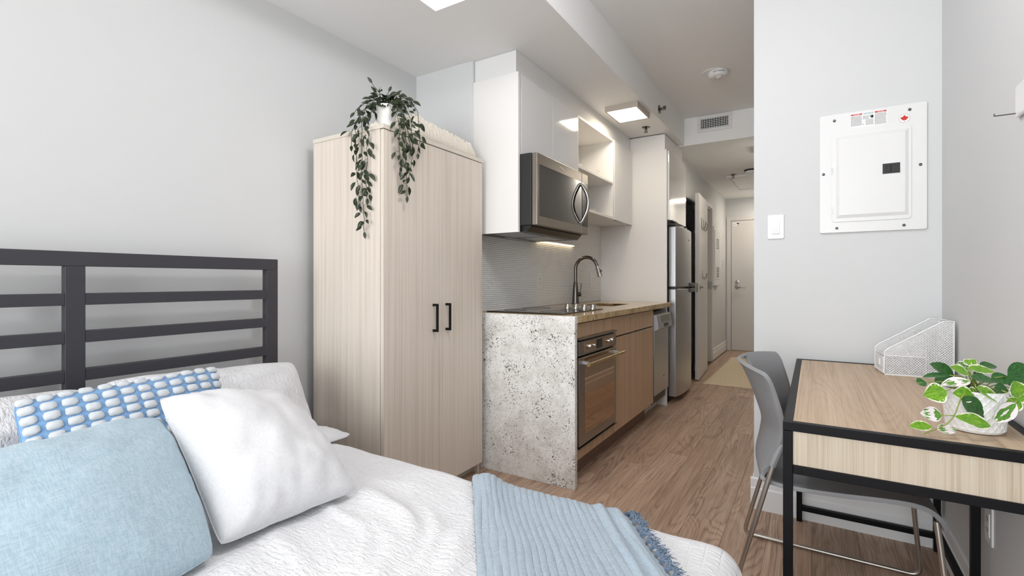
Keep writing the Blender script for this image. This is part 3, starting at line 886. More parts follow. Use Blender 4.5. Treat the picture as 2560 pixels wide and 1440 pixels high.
sc_ = thing('sink_cabinet', 'tan wood sink unit with two drawers over two doors', 'cabinet', (-1.4, 3.44, 0))
bm = nb(); box(bm, XK+.003, XF-.021, 2.985, 3.003, .135, .69); box(bm, XK+.003, XF-.021, 3.88, 3.898, .135, .69); box(bm, XK+.003, XF-.021, 3.003, 3.88, .135, .150)
obj('carcass', bm, M['white_matt'], sc_)
d = slab('drawer', 2.984, 3.360, .742, .866, sc_); pull(3.235, .867, d)
d = slab('drawer', 3.364, 3.897, .742, .866, sc_)
d = slab('door', 2.984, 3.590, .128, .733, sc_); pull(3.27, .735, d); pull(3.53, .735, d)
d = slab('door', 3.594, 3.897, .128, .733, sc_); pull(3.68, .735, d)
obj('kick_board', bx(-1.17, -1.155, 2.984, 3.90, 0.001, .128), M['kick'], sc_)

# built-in oven
ov = thing('wall_oven', 'built-in stainless oven with mirrored window under the cooktop', 'oven', (-1.35, 2.7, .19))
oy0, oy1 = 2.412, 2.985
obj('cavity_box', bx(-1.62, XF-.022, 2.405, 2.96, .205, .775), M['black_plastic'], ov)
obj('trim_strip', bx(XF-.018, XF+.024, oy0-.002, 2.99, .780, .789), M['steel_warm'], ov)
obj('bottom_trim', bx(XF-.018, XF+.024, oy0-.002, 2.99, .193, .200), M['steel_warm'], ov)
cp = obj('control_panel', bx(XF-.018, XF+.018, oy0, oy1, .694, .772), M['steel_warm'], ov, bevel=0.002)
obj('control_glass', bx(XF+.018, XF+.0195, oy0+.07, oy1-.03, .704, .764), M['oven_glass'], cp)
obj('display', bx(XF+.0195, XF+.020, 2.655, 2.745, .708, .760), M['black_glass'], cp)
for ky, kr in ((2.545, .015), (2.60, .010), (2.835, .010), (2.895, .015)):
    obj('control_knob', lathe(nb(), [(kr, XF+.0195), (kr, XF+.032), (kr*.8, XF+.036), (0, XF+.036)], (0, ky, .735), 'x', 18), M['steel'], cp, smooth=40)
od = obj('oven_door', bx(XF-.018, XF+.018, oy0, oy1, .206, .684), M['steel_warm'], ov, bevel=0.003)
obj('door_window', bx(XF+.018, XF+.0192, oy0+.072, oy1-.03, .262, .672), M['oven_glass'], od, label='mirrored dark oven window')
bm = nb(); tube(bm, [(XF+.066, 2.425, .652), (XF+.066, 3.00, .652)], .0105, 16)
hd = obj('handle_bar', bm, M['brass_steel'], od, smooth=40, label='warm steel bar handle')
for yy in (2.462, 2.95):
    obj('handle_bracket', prism(nb(), [(XF+.018, .648), (XF+.064, .645), (XF+.064, .659), (XF+.018, .664)], lambda a, b, s: (a, s, b), yy-.008, yy+.008), M['silver_paint'], hd)

# dishwasher
dw = thing('dishwasher', 'slim stainless dishwasher between the wood doors and fridge', 'dishwasher', (-1.4, 4.13, 0))
obj('tub', bx(XK+.01, XF-.022, 3.918, 4.350, .10, .845), M['black_plastic'], dw)
obj('door', bx(XF-.02, XF+.006, 3.912, 4.352, .175, .70), M['steel_v'], dw, bevel=0.003)
bm = nb(); prism(bm, [(XF-.02, .705), (XF+.012, .695), (XF+.040, .715), (XF+.022, .825), (XF-.02, .833)], lambda a, b, s: (a, s, b), 3.910, 4.354)
cpn = obj('control_panel', bm, M['silver_paint'], dw, bevel=0.003)
nrm = Vector((.110, 0, .018)).normalized()
def slant(a, b, s):   # a along y, b 0..1 up the slanted face
    p0, p1 = Vector((XF+.040, 0, .715)), Vector((XF+.022, 0, .825))
    p = p0.lerp(p1, b) + nrm * s
    return (p.x, a, p.z)
obj('display_window', prism(nb(), [(4.01, .42), (4.30, .42), (4.30, .88), (4.01, .88)], slant, 0, .001), M['steel_warm'], cpn)
obj('pocket_handle', prism(nb(), [(4.08, .08), (4.22, .08), (4.22, .32), (4.08, .32)], slant, 0, .0012), M['black_plastic'], cpn)
obj('badge', text_bm('Whirlpool', .014, (XF+.0065, 4.20, .30), (0, 1, 0), (0, 0, 1)), M['print_grey'], dw)
obj('kick_plate', bx(-1.20, -1.185, 3.915, 4.35, .001, .10), M['white_matt'], dw)

# tall unit around the fridge
tu = thing('fridge_surround', 'tall white gloss cabinet framing and topping the fridge', 'cabinet', (-1.4, 4.72, 0))
obj('side_panel', bx(XK+.001, -1.10, 4.376, 4.398, 0, 2.262), M['white_matt'], tu, bevel=0.001)
obj('side_panel', bx(XK+.001, -1.10, 5.165, 5.183, 0, 1.64), M['white_matt'], tu, bevel=0.001)
obj('top_box', bx(XK+.001, -1.112, 4.399, 5.06, 1.645, 2.262), M['white_matt'], tu)
dd = obj('door', bx(-1.104, -1.084, 4.400, 5.060, 1.640, 2.252), M['gloss'], tu, bevel=0.0015, label='white gloss door over the fridge')
obj('edge_pull', bx(-1.10, -1.06, 4.42, 4.60, 1.628, 1.638), M['black_plastic'], dd)
obj('filler', bx(XK+.001, -1.118, 4.382, 5.05, 2.263, 2.399), M['white_matt'], tu)

# fridge
fr = thing('refrigerator', 'stainless top-freezer refrigerator with bowed doors', 'refrigerator', (-1.4, 4.82, 0))
FY0, FY1 = 4.50, 5.155
obj('body', bx(XK+.03, -1.125, FY0+.01, FY1-.01, .05, 1.575), plain('fridge_side_grey', '4a4a4c', 0.4), fr, bevel=0.004)
def bowed(z0, z1):
    n = 12; poly = [(-1.118, FY0), (-1.118, FY1)]
    for k in range(n, -1, -1):
        s = k / n
        poly.append((-1.052 + .030 * (1 - (2*s-1)**2)**.8, FY0 + (FY1 - FY0) * s))
    return prism(nb(), poly, FZ, z0, z1)
ud = obj('freezer_door', bowed(1.045, 1.59), M['steel_v'], fr, bevel=0.005)
ld = obj('fridge_door', bowed(.055, 1.025), M['steel_v'], fr, bevel=0.005)
obj('door_gap', bx(-1.12, -1.045, FY0+.005, FY1-.005, 1.026, 1.044), M['black_plastic'], fr)
obj('pocket_handle', prism(nb(), [(-1.04, 1.03), (-1.012, 1.045), (-1.008, 1.075), (-1.04, 1.085)], lambda a, b, s: (a, s, b), FY1-.24, FY1-.02), M['black_plastic'], ud, bevel=.003)
obj('pocket_handle', prism(nb(), [(-1.04, 1.038), (-1.012, 1.025), (-1.008, .995), (-1.04, .985)], lambda a, b, s: (a, s, b), FY1-.24, FY1-.02), M['black_plastic'], ld, bevel=.003)
obj('badge', text_bm('Whirlpool', .016, (-1.0215, FY0+.40, 1.49), (0.02, 1, 0), (0, 0, 1)), M['print_grey'], ud)
obj('hinge_cap', bx(-1.15, -1.06, FY0+.01, FY0+.10, 1.575, 1.60), M['black_plastic'], fr, bevel=.004)
obj('foot_grille', bx(-1.14, -1.115, FY0+.02, FY1-.02, .005, .05), M['black_plastic'], fr)

# upper cabinets
uc = thing('wall_cabinet', 'white gloss two-door wall cabinet above the microwave', 'cabinet', (-1.57, 2.76, 1.38))
obj('side_panel', bx(XK+.001, -1.408, YG-.005, YG+.015, 1.374, 2.276), M['white_matt'], uc, bevel=0.001)
obj('carcass', bx(XK+.001, -1.432, YG+.016, 3.166, 1.825, 2.268), M['white_matt'], uc)
obj('door', bx(-1.43, -1.41, 2.385, 2.776, 1.82, 2.276), M['gloss'], uc, bevel=0.0012)
obj('door', bx(-1.43, -1.41, 2.780, 3.166, 1.82, 2.276), M['gloss'], uc, bevel=0.0012)
obj('filler', bx(XK+.001, -1.432, YG+.012, 4.374, 2.277, ZL-.001), M['gloss'], uc)

sh = thing('open_shelf', 'white open shelf unit with lit dishes right of the microwave', 'shelf', (-1.57, 3.54, 1.6))
ZS = 1.612
obj('back', bx(XK+.001, XK+.008, 3.168, 3.905, ZS, 2.274), M['white_matt'], sh)
obj('bottom_board', bx(XK+.008, -1.415, 3.168, 3.905, ZS, ZS+.018), M['white_matt'], sh, bevel=.001)
obj('middle_board', bx(XK+.008, -1.415, 3.186, 3.887, 1.903, 1.921), M['white_matt'], sh, bevel=.001)
obj('top_board', bx(XK+.008, -1.415, 3.168, 3.905, 2.256, 2.274), M['white_matt'], sh, bevel=.001)
obj('side_board', bx(XK+.008, -1.415, 3.168, 3.186, ZS+.018, 2.256), M['white_matt'], sh, bevel=.001)
obj('side_board', bx(XK+.008, -1.415, 3.887, 3.905, ZS+.018, 2.256), M['white_matt'], sh, bevel=.001)

nc = thing('narrow_cabinet', 'narrow white gloss wall cabinet beside the open shelf', 'cabinet', (-1.57, 4.14, 1.6))
obj('carcass', bx(XK+.001, -1.432, 3.908, 4.372, ZS, 2.272), M['white_matt'], nc)
dd = obj('door', bx(-1.43, -1.41, 3.910, 4.370, ZS-.004, 2.272), M['gloss'], nc, bevel=0.0012)
obj('edge_pull', bx(-1.425, -1.395, 3.93, 4.05, ZS-.010, ZS-.004), M['chrome'], dd)

def dish(name, label, cx, cy, z, prof):
    o = obj(name, lathe(nb(), prof, (cx, cy, z), 'z', 28), M['ceramic'], None, smooth=50)
    tag(o, label, name.split('_')[0] if name != 'bowl' else 'bowl', 'white dishes on the open shelf')
BOWL = [(0, 0), (.03, 0), (.032, .006), (.055, .022), (.068, .045), (.066, .045), (.052, .025), (.03, .010), (0, .009)]
PLATE = [(0, 0), (.05, 0), (.055, .004), (.095, .016), (.094, .018), (.055, .008), (0, .006)]
dish('plate', 'white plate under the bowl at the left of the middle shelf', -1.55, 3.40, 1.9215, PLATE)
dish('bowl', 'white bowl stacked on a plate at the left of the middle shelf', -1.55, 3.40, 1.9320, BOWL)
dish('plate', 'white plate under the wide bowl at the right of the middle shelf', -1.54, 3.66, 1.9215, PLATE)
dish('bowl', 'wide white bowl at the right of the middle shelf', -1.54, 3.66, 1.9320, [(0, 0), (.035, 0), (.04, .006), (.075, .028), (.088, .045), (.086, .045), (.07, .030), (.035, .010), (0, .009)])
dish('plate', 'lower white plate of the stack on the bottom shelf', -1.54, 3.56, 1.6305, PLATE)
dish('plate', 'upper white plate of the stack on the bottom shelf', -1.54, 3.56, 1.6385, [(r*1.02, h) for r, h in PLATE])

# microwave
mw = thing('microwave', 'over-range stainless microwave with curved handle', 'microwave', (-1.5, 2.73, 1.38))
MY0, MY1 = 2.372, 3.092
obj('body', bx(XK+.002, -1.338, MY0, MY1, 1.412, 1.817), plain('microwave_case', '232322', 0.45), mw, bevel=0.004)
dr = obj('door', bx(-1.336, -1.302, MY0+.002, 2.985, 1.412, 1.815), M['steel_warm'], mw, bevel=0.004)
obj('door_window', prism(nb(), rrect(MY0+.028, 2.978, 1.463, 1.752, .004), FX, -1.302, -1.3005), M['dark_glass'], dr, label='smoked glass microwave window')
cpm = obj('control_panel', bx(-1.336, -1.302, 2.988, MY1-.002, 1.412, 1.815), M['steel_warm'], mw, bevel=0.004)
obj('control_glass', bx(-1.302, -1.3005, 2.990, MY1-.012, 1.463, 1.752), M['black_glass'], cpm)
bm = nb()
for r in range(8):
    for c in range(3): box(bm, -1.3005, -1.3002, 3.012+.022*c, 3.020+.022*c, 1.50+.026*r, 1.504+.026*r)
kp = obj('key_print', bm, M['print_grey'], cpm); kp['kind'] = 'stuff'
bm = nb(); tube(bm, fillet([(-1.302, 2.962, 1.735), (-1.288, 2.962, 1.725), (-1.255, 2.962, 1.665), (-1.243, 2.962, 1.607), (-1.255, 2.962, 1.55), (-1.288, 2.962, 1.49), (-1.302, 2.962, 1.48)], .05, 8), .0115, 12)
obj('handle', bm, M['chrome'], dr, smooth=40, label='bowed steel handle')
obj('badge', text_bm('Whirlpool', .022, (-1.3017, 2.70, 1.783), (0, 1, 0), (0, 0, 1)), plain('pale_badge', 'd9d6d0', 0.3, metal=.6), dr)
bm = nb(); tube(bm, [(-1.3014, 2.70 + .030*math.cos(a), 1.783 + .010*math.sin(a)) for a in [k*2*PI/24 for k in range(24)]], .0006, 4, closed=True)
obj('badge_ring', bm, M['chrome'], dr)
bm = nb(); prism(bm, [(-1.70, 1.411), (-1.345, 1.411), (-1.345, 1.405), (-1.372, 1.378), (-1.70, 1.378)], lambda a, b, s: (a, s, b), MY0+.01, MY1-.02)
gr = obj('vent_base', bm, M['black_plastic'], mw)
for (y0, y1) in ((2.42, 2.66), (2.72, 2.96)):
    f = obj('grease_filter', bx(-1.62, -1.42, y0, y1, 1.3745, 1.378), M['silver_paint'], gr)
obj('hood_lamp', bx(-1.685, -1.645, 2.62, 2.90, 1.373, 1.378), M['silver_paint'], gr)
lbr = thing('glow_strip', 'slim white strip with added glow on the mosaic under the open shelf', 'white strip', (XK+.02, 3.42, 1.385))  # plain white strip, its glow is added to light the tiles
obj('housing', bx(XK+.0065, XK+.030, 3.105, 3.74, 1.392, 1.404), M['white_plastic'], lbr, bevel=.002)
obj('diffuser', bx(XK+.009, XK+.027, 3.115, 3.73, 1.386, 1.392), M['strip_glow'], lbr)

# backsplash of small hexagon tiles: too small and too many to pick apart
bm = nb()
pitch = 0.0155; rowh = 0.0125
R0 = 0.0071
ring = [(math.cos(PI/6 + k*PI/3), math.sin(PI/6 + k*PI/3)) for k in range(6)]
zz = .9125 + rowh*.5; row = 0
verts, faces = [], []
while zz < ZS - .004:
    y = YG + .012 + (pitch/2 if row % 2 else 0)
    while y < 4.372:
        top = 1.372 if y < 3.168 else ZS - .004
        if zz < top:
            b = len(verts)
            verts.append((XK + .0062, y, zz))
            for rr, hx in ((.72, .0056), (1.0, .003)):
                for cx_, sz_ in ring: verts.append((XK + hx, y + cx_*R0*1.06*rr, zz + sz_*R0*.98*rr*.92))
            for k in range(6):
                k2 = (k+1) % 6
                faces.append((b, b+1+k, b+1+k2)); faces.append((b+1+k, b+7+k, b+7+k2, b+1+k2))
        y += pitch
    zz += rowh; row += 1
me = D.meshes.new('backsplash_tiles'); me.from_pydata(verts, [], faces); me.update()
me.materials.append(M['tile']); shade(me, True)
bsp = thing('backsplash', 'white hexagon mosaic backsplash behind the faucet', 'backsplash', (XK, 3.36, .912)); bsp['kind'] = 'structure'
obj('grout_bed', bx(XK+.0002, XK+.0035, YG+.002, 4.374, .9125, ZS-.001), M['grout'], bsp)
o = D.objects.new('mosaic_tiles', me); COL.objects.link(o); o.parent = bsp; o.matrix_local = MW[bsp.name].inverted(); o['kind'] = 'stuff'
decora('wall_outlet', 'white outlet on the mosaic left of the faucet', 'y', XK+.006, 1, 3.16, 1.097, 'outlet')
decora('wall_outlet', 'white outlet on the mosaic right of the faucet', 'y', XK+.006, 1, 4.15, 1.107, 'outlet')

# ================================================================== wardrobe
wd = thing('wardrobe', 'pale wood two-door wardrobe beside the granite panel', 'wardrobe', (-1.86, 1.92, 0))
WX0, WX1, WY0, WY1, WZ = -2.105, -1.62, 1.538, 2.297, 1.797
bm = nb()
obj('side_panel', bx(WX0, WX1-.021, WY0, WY0+.018, 0, WZ-.020), M['ward'], wd, bevel=.001)
obj('side_panel', bx(WX0, WX1-.021, WY1-.018, WY1, 0, WZ-.020), M['ward'], wd, bevel=.001)
obj('back_panel', bx(WX0, WX0+.006, WY0+.018, WY1-.018, .06, WZ-.020), M['ward'], wd)
obj('top_board', bx(WX0, WX1+.004, WY0-.003, WY1+.003, WZ-.020, WZ), M['ward_edge'], wd, bevel=.001)
obj('bottom_board', bx(WX0, WX1-.021, WY0+.018, WY1-.018, .06, .078), M['ward'], wd)
obj('plinth', bx(WX1-.075, WX1-.060, WY0+.018, WY1-.018, 0.001, .06), M['ward_edge'], wd)
for (y0, y1, hy) in ((WY0+.002, 1.9155, 1.872), (1.9175, WY1, 1.972)):
    dd = obj('door', bx(WX1-.019, WX1, y0, y1, .058, WZ-.023), M['ward'], wd, bevel=.0012)
    bm = nb()
    box(bm, WX1+.022, WX1+.032, hy-.005, hy+.005, .845, .985)
    box(bm, WX1, WX1+.022, hy-.005, hy+.005, .845, .857); box(bm, WX1, WX1+.022, hy-.005, hy+.005, .973, .985)
    obj('handle', bm, M['black_metal'], dd, bevel=.001, label='black bar handle')

# folded cream blanket on the wardrobe
def fluffy(x0, x1, y0, y1, z0, hgt, n=120):
    bm = nb(); vs = {}
    for i in range(n+1):
        for j in range(n+1):
            u, w = i/n*2-1, j/n*2-1
            x, y = (x0+x1)/2 + (x1-x0)/2*u, (y0+y1)/2 + (y1-y0)/2*w
            e = max(0, (1-abs(u)**14)*(1-abs(w)**14))**.5
            h = hgt(x, y) * e
            d = .008 * math.sin(x*190)*math.sin(y*190) + .010*noise.noise((x*80, y*80, 3)) + .012*noise.noise((x*22, y*22, 8))
            vs[i, j] = bm.verts.new((x + .004*noise.noise((x*70, y*70, 9)), y + .004*noise.noise((x*70, y*70, 5)), z0 + max(0.0, h + d*e)))
    for i in range(n):
        for j in range(n): bm.faces.new((vs[i,j], vs[i+1,j], vs[i+1,j+1], vs[i,j+1]))
    bm.faces.new([vs[i, 0] for i in range(n+1)][::-1] + [vs[0, j] for j in range(1, n+1)] + [vs[i, n] for i in range(1, n+1)] + [vs[n, j] for j in range(n-1, 0, -1)])
    bmesh.ops.recalc_face_normals(bm, faces=bm.faces)
    return bm
tag(obj('folded_blanket', fluffy(-2.00, -1.645, 1.76, 2.275, WZ+.0005, lambda x, y: .132 - .12*(y-1.85) + .008*math.sin(y*9)), M['cream_plush'], None, smooth=True),
    'cream fluffy blanket folded on top of the wardrobe', 'blanket')

# ================================================================== bed
bed = thing('metal_bed', 'charcoal metal bed frame with slatted headboard', 'bed', (-1.08, 0.61, 0))
HX0, HX1 = -2.085, -2.05
BY0, BYC, BY1 = -0.10, 0.607, 1.315
obj('top_rail', bx(HX0, HX1, BY0, BY1, 1.148, 1.196), M['head_metal'], bed, bevel=.002)
for y0, y1 in ((BY0, BY0+.05), (BYC-.026, BYC+.026), (BY1-.052, BY1)):
    obj('post', bx(HX0, HX1, y0, y1, 0.001, 1.148), M['head_metal'], bed, bevel=.002)
for z0 in (1.020, 0.896, 0.770, 0.560):
    for y0, y1 in ((BY0+.05, BYC-.026), (BYC+.026, BY1-.052)):
        obj('slat', bx(HX0+.002, HX1-.001, y0, y1, z0, z0+.039), M['head_metal'], bed, bevel=.002)
for y0 in (-0.045, 1.235):
    obj('side_rail', bx(HX1, -0.20, y0, y0+.03, .16, .21), M['head_metal'], bed, bevel=.002)
obj('foot_rail', bx(-0.23, -0.20, -0.015, 1.235, .16, .21), M['head_metal'], bed, bevel=.002)
for yy in (-0.04, 1.225):
    obj('leg', bx(-0.235, -0.20, yy, yy+.035, .001, .16), M['head_metal'], bed, bevel=.002)
for k in range(9):
    xx = -1.92 + k * .2
    obj('bed_slat', bx(xx, xx+.06, -0.015, 1.235, .19, .205), M['head_metal'], bed)
tag(obj('mattress', prism(nb(), rrect(-2.04, -0.17, -0.06, 1.275, .06), FZ, .212, .438), M['mattress'], None, bevel=.03, seg=4),
    'white mattress under the seersucker duvet', 'mattress')

ZD, RD = 0.474, 0.075
FX1, FY0_, FY1_ = -0.205, 0.02, 1.212
def drape(X, Y, lift=0.0):
    """flat cloth point (X, Y) laid over the bed: rounds the edges and hangs"""
    ox = max(0.0, X - FX1); oy = (Y - FY1_) if Y > FY1_ else ((Y - FY0_) if Y < FY0_ else 0.0)
    r = math.hypot(ox, oy)
    bxp, byp = min(X, FX1), min(max(Y, FY0_), FY1_)
    R = RD + lift
    if r < 1e-9:
        p = Vector((X, Y, ZD + lift)); nrm = Vector((0, 0, 1))
    else:
        ux, uy = ox / r, oy / r
        if r < RD * PI/2:
            a = r / RD
            out, drop = R * math.sin(a), R * (1 - math.cos(a)) 
        else:
            a = PI/2
            q = r - RD*PI/2
            out, drop = R + .06*q, R + q
        p = Vector((bxp + ux*out, byp + uy*out, ZD + lift - drop)); nrm = Vector((ux*math.sin(a), uy*math.sin(a), math.cos(a)))
    return p, nrm
def wrinkle(X, Y):
    w = .010 * noise.noise((X*2.6, Y*2.6, 1.7))
    # long soft creases fanning from the pillows
    for cx, cy, ang, amp, wid in ((-.62, .75, -.9, .008, .02), (-1.08, .88, -.5, .009, .016), (-.92, .93, -.62, .009, .015), (-.80, .90, -.8, .008, .014), (-1.0, .95, -.55, .011, .024), (-.86, .80, -.75, .007, .022), (-1.15, 1.02, -.35, .006, .024), (-.75, .98, -.95, .006, .027), (-1.05, .70, -.6, .007, .026), (-.95, .5, -.9, .007, .03), (-1.22, 1.10, -.1, .006, .03), (-.7, .62, -.7, .007, .027)):
        dx, dy = X - cx, Y - cy
        u = dx*math.cos(ang) + dy*math.sin(ang); v = -dx*math.sin(ang) + dy*math.cos(ang) + .03*math.sin(u*14 + cx*9)
        w += amp * math.exp(-(v/wid)**2 - (u/.20)**2)
    w += .004 * noise.noise((X*9, Y*9, 4.2))
    return w
bm = nb(); g = {}
nx, ny = 210, 190
X0, X1, Y0, Y1 = -1.78, 0.13, -0.36, 1.56
for i in range(nx+1):
    for j in range(ny+1):
        X, Y = X0 + (X1-X0)*i/nx, Y0 + (Y1-Y0)*j/ny
        p, n_ = drape(X, Y)
        p += n_ * wrinkle(X, Y)
        if p.z < .12: p.z = .12 + (p.z-.12)*.1
        g[i, j] = bm.verts.new(p)
for i in range(nx):
    for j in range(ny): bm.faces.new((g[i,j], g[i+1,j], g[i+1,j+1], g[i,j+1]))
dv = tag(obj('duvet', bm, M['duvet'], None, smooth=True), 'white puckered seersucker duvet spread over the bed', 'duvet')

# blue gauze throw laid slantwise over the foot of the bed
def throw_pt(s, t):
    bx_, by_ = -0.884 + .500*s + .61*t, 1.205 - .79*t
    return bx_, by_
bm = nb(); g = {}
ns, ntt = 260, 110
T0, T1 = -0.30, 0.95
for i in range(ns+1):
    for j in range(ntt+1):
        s, t = i/ns, T0 + (T1-T0)*j/ntt
        X, Y = throw_pt(s, t)
        wob = .012*noise.noise((s*4, t*5, 2.0)) + .004*noise.noise((s*9, t*12, 7.0))
        p, n_ = drape(X, Y, .004)
        rib = .0022 * abs(math.sin((s + wob*1.6) * 75)) ** .7 + .002*noise.noise((s*30, t*14, 5.0))
        puff = .018 * math.exp(-((s-.1)/.10)**2) * math.exp(-(t/.20)**2) + .010*(1-abs(2*s-1)**4)
        fold = .012 * math.exp(-((s-.93)/.035)**2) + .008*math.exp(-((s-.84)/.02)**2)
        p += n_ * (wrinkle(X, Y)*.8 + rib + puff + fold + .004)
        if p.z < .14: p.z = .14 + (p.z-.14)*.1
        g[i, j] = bm.verts.new(p)
for i in range(ns):
    for j in range(ntt): bm.faces.new((g[i,j], g[i+1,j], g[i+1,j+1], g[i,j+1]))
thr = obj('throw_blanket', bm, M['throw'], None, smooth=True)
tag(thr, 'dusty blue crinkled throw with fringe across the bed foot', 'throw')
sm = thr.modifiers.new('thickness', 'SOLIDIFY'); sm.thickness = .004; sm.offset = -1
# fringe: twisted tassels along one edge
tassels = []
for v in range(4):
    bm = nb(); random.seed(40 + v)
    for k in range(34):
        a = random.uniform(-1.0, 1.0); l = random.uniform(.016, .038)
        pts = [(0, random.uniform(-.004, .004), .001)]
        for q in range(1, 4):
            f = q/3
            pts.append((l*f*math.cos(a), l*f*math.sin(a) + random.uniform(-.002, .002), .004 + .011*math.sin(f*2.2) * random.uniform(.4, 1.2)))
        tube(bm, pts, [.0014, .0012, .001, .0005], 4)
    me = D.meshes.new('fringe_tassel'); bm.to_mesh(me); bm.free(); me.materials.append(M['fringe']); tassels.append(me)
random.seed(5)
for k in range(38):
    t = -0.22 + k * .028
    X, Y = throw_pt(1.0, t)
    p, n_ = drape(X, Y, .008); p += n_ * (wrinkle(X, Y)*.8 + .004)
    ang = random.uniform(-.35, .25)
    ex = Vector((.79, .61, 0)); ex = (ex - n_*ex.dot(n_)).normalized()
    rot = Matrix((ex, n_.cross(ex), n_)).transposed().to_4x4()
    mesh_copy('fringe_tassel', tassels[k % 4], thr, Matrix.Translation(p - ex*.004 + n_*.003) @ rot @ Matrix.Rotation(ang, 4, 'Z'))

def pillow_pts(C, thick, pinch=.06, power=.5, seed=0, wr=.006, cr=.035, back=.5):
    """surface function for a cushion spanned by corners TL, TR, BR, BL; side +1 is its front"""
    TL, TR, BR, BL = (Vector(c) for c in C)
    nrm = (TR - BL).cross(TL - BR); nrm.normalize()
    if nrm.x < 0: nrm = -nrm
    def f(u, v, side):
        uu = u * (1 - pinch*(1 - v*v)); vv = v * (1 - pinch*(1 - u*u))
        k_ = 1 - cr * (u*v)**8 - cr * (u*v)**2 * .4; uu *= k_; vv *= k_
        a, b = (uu+1)/2, (vv+1)/2
        p = (BL*(1-a) + BR*a)*(1-b) + (TL*(1-a) + TR*a)*b
        h = max(0.0, (1 - u*u)*(1 - v*v)) ** power
        w = wr * (noise.noise((u*2.4 + seed, v*2.4, side*3.1 + seed)) + .5*noise.noise((u*6, v*6 + seed, side))) * min(1, h*2.5)
        # gathers running in from the corners
        edge = max(abs(u), abs(v))
        w += .004 * math.sin(math.atan2(v, u)*22 + seed) * max(0, edge - .55) * h * 2
        return p + nrm * side * (thick*h*(1 if side > 0 else back) + w)
    return f, nrm
def pillow(name, label, cat, C, thick, mat, n=40, **kw):
    f, nrm = pillow_pts(C, thick, **kw)
    bm = nb(); g = {}
    for side in (1, -1):
        for i in range(n+1):
            for j in range(n+1):
                u, v = math.sin((i/n - .5)*PI), math.sin((j/n - .5)*PI)
                if side == -1 and (i in (0, n) or j in (0, n)): g[side, i, j] = g[1, i, j]
                else: g[side, i, j] = bm.verts.new(f(u, v, side))
    for side in (1, -1):
        for i in range(n):
            for j in range(n):
                q = [g[side,i,j], g[side,i+1,j], g[side,i+1,j+1], g[side,i,j+1]]
                bm.faces.new(q)
    bmesh.ops.recalc_face_normals(bm, faces=bm.faces)
    o = obj(name, bm, mat, None, smooth=True)
    tag(o, label, cat)
    # seam cord round the edge
    bm = nb(); pts = []
    for k in range(4*24):
        s, q = divmod(k, 24); a = math.sin((q/24 - .5)*PI)
        u, v = ((a, 1), (1, -a), (-a, -1), (-1, a))[s]
        pts.append(f(u, v, 1))
    tube(bm, pts, .0022, 5, closed=True)
    obj('seam', bm, mat if not isinstance(mat, list) else mat[0], o, smooth=True)
    return o, f, nrm

pillow('bed_pillow', 'white seersucker pillow leaning on the headboard, right one', 'pillow', [(-1.985, .64, .775), (-1.955, 1.335, .748), (-1.735, 1.285, .490), (-1.76, .66, .49)], .085, M['sham'], seed=3, pinch=.03, wr=.012, cr=.055)
pillow('bed_pillow', 'white seersucker pillow leaning on the headboard, left one cut by the picture edge', 'pillow', [(-1.97, -.08, .775), (-1.95, .605, .770), (-1.74, .60, .49), (-1.76, -.05, .49)], .085, M['sham'], seed=5, pinch=.03, wr=.012, cr=.055)
pillow('flat_pillow', 'white pillow lying flat beneath the leaning right pillow', 'pillow', [(-1.79, .93, .496), (-1.76, 1.31, .496), (-1.555, 1.33, .486), (-1.57, .93, .492)], .030, M['linen_white'], seed=8, pinch=.03, wr=.008, cr=.10, back=.25)
lum, lf, ln = pillow('lumbar_cushion', 'blue lumbar cushion covered in rows of white tufts', 'cushion', [(-1.745, .385, .790), (-1.745, .895, .805), (-1.58, .885, .495), (-1.58, .395, .495)], .055, M['knit_blue'], seed=11, pinch=.03, power=.45, wr=.003)
pillow('square_cushion', 'white woven square cushion in front of the tufted one', 'cushion', [(-1.50, .612, .786), (-1.54, 1.012, .702), (-1.115, .960, .494), (-1.145, .592, .492)], .115, M['linen_white'], seed=14, pinch=.05, power=.42, wr=.012)
pillow('square_cushion', 'pale blue linen square cushion nearest the camera', 'cushion', [(-1.52, .09, .690), (-1.52, .632, .728), (-1.118, .576, .492), (-1.09, .06, .492)], .105, M['linen_blue'], seed=17, pinch=-.02, power=.42, wr=.009)
# tufts
tm = []
for v in range(3):
    bm = nb(); bmesh.ops.create_icosphere(bm, subdivisions=3, radius=1)
    for q in bm.verts:
        d = 1 + .10*noise.noise(q.co*3 + Vector((v*7, 0, 0))) + .06*noise.noise(q.co*9 + Vector((v, 0, 0)))
        x, y, z = q.co
        f4 = (abs(x)**3 + abs(y)**3) ** (1/3) if abs(x)+abs(y) > 1e-6 else 1
        k4 = (x**4 + y**4) ** .25; k2 = math.hypot(x, y); kk = (k2/k4) if k4 > 1e-6 else 1; q.co = Vector((x*kk*.0168*d, y*kk*.0118*d, z*.0085*d))
    me = D.meshes.new('tuft'); bm.to_mesh(me); bm.free(); me.materials.append(M['tuft']); shade(me, True); tm.append(me)
NCL, NRW = 12, 12
for c in range(NCL):
    for r in range(NRW):
        u = -.93 + 1.86*c/(NCL-1); v = -.90 + 1.86*r/(NRW-1) + (.0 if c % 2 else .0) 
        if v > .97: continue
        p = lf(u, v, 1); pu = lf(min(.99, u+.02), v, 1) - lf(max(-.99, u-.02), v, 1); pv = lf(u, min(.99, v+.02), 1) - lf(u, max(-.99, v-.02), 1)
        ex = pu.normalized(); ez = ex.cross(pv).normalized()
        if ez.x < 0: ez = -ez
        ey = ez.cross(ex).normalized()
        R = Matrix((ex, ey, ez)).transposed().to_4x4()
        mesh_copy('tuft', tm[(c*5 + r*3) % 3], lum, Matrix.Translation(p + ez*.002) @ R)

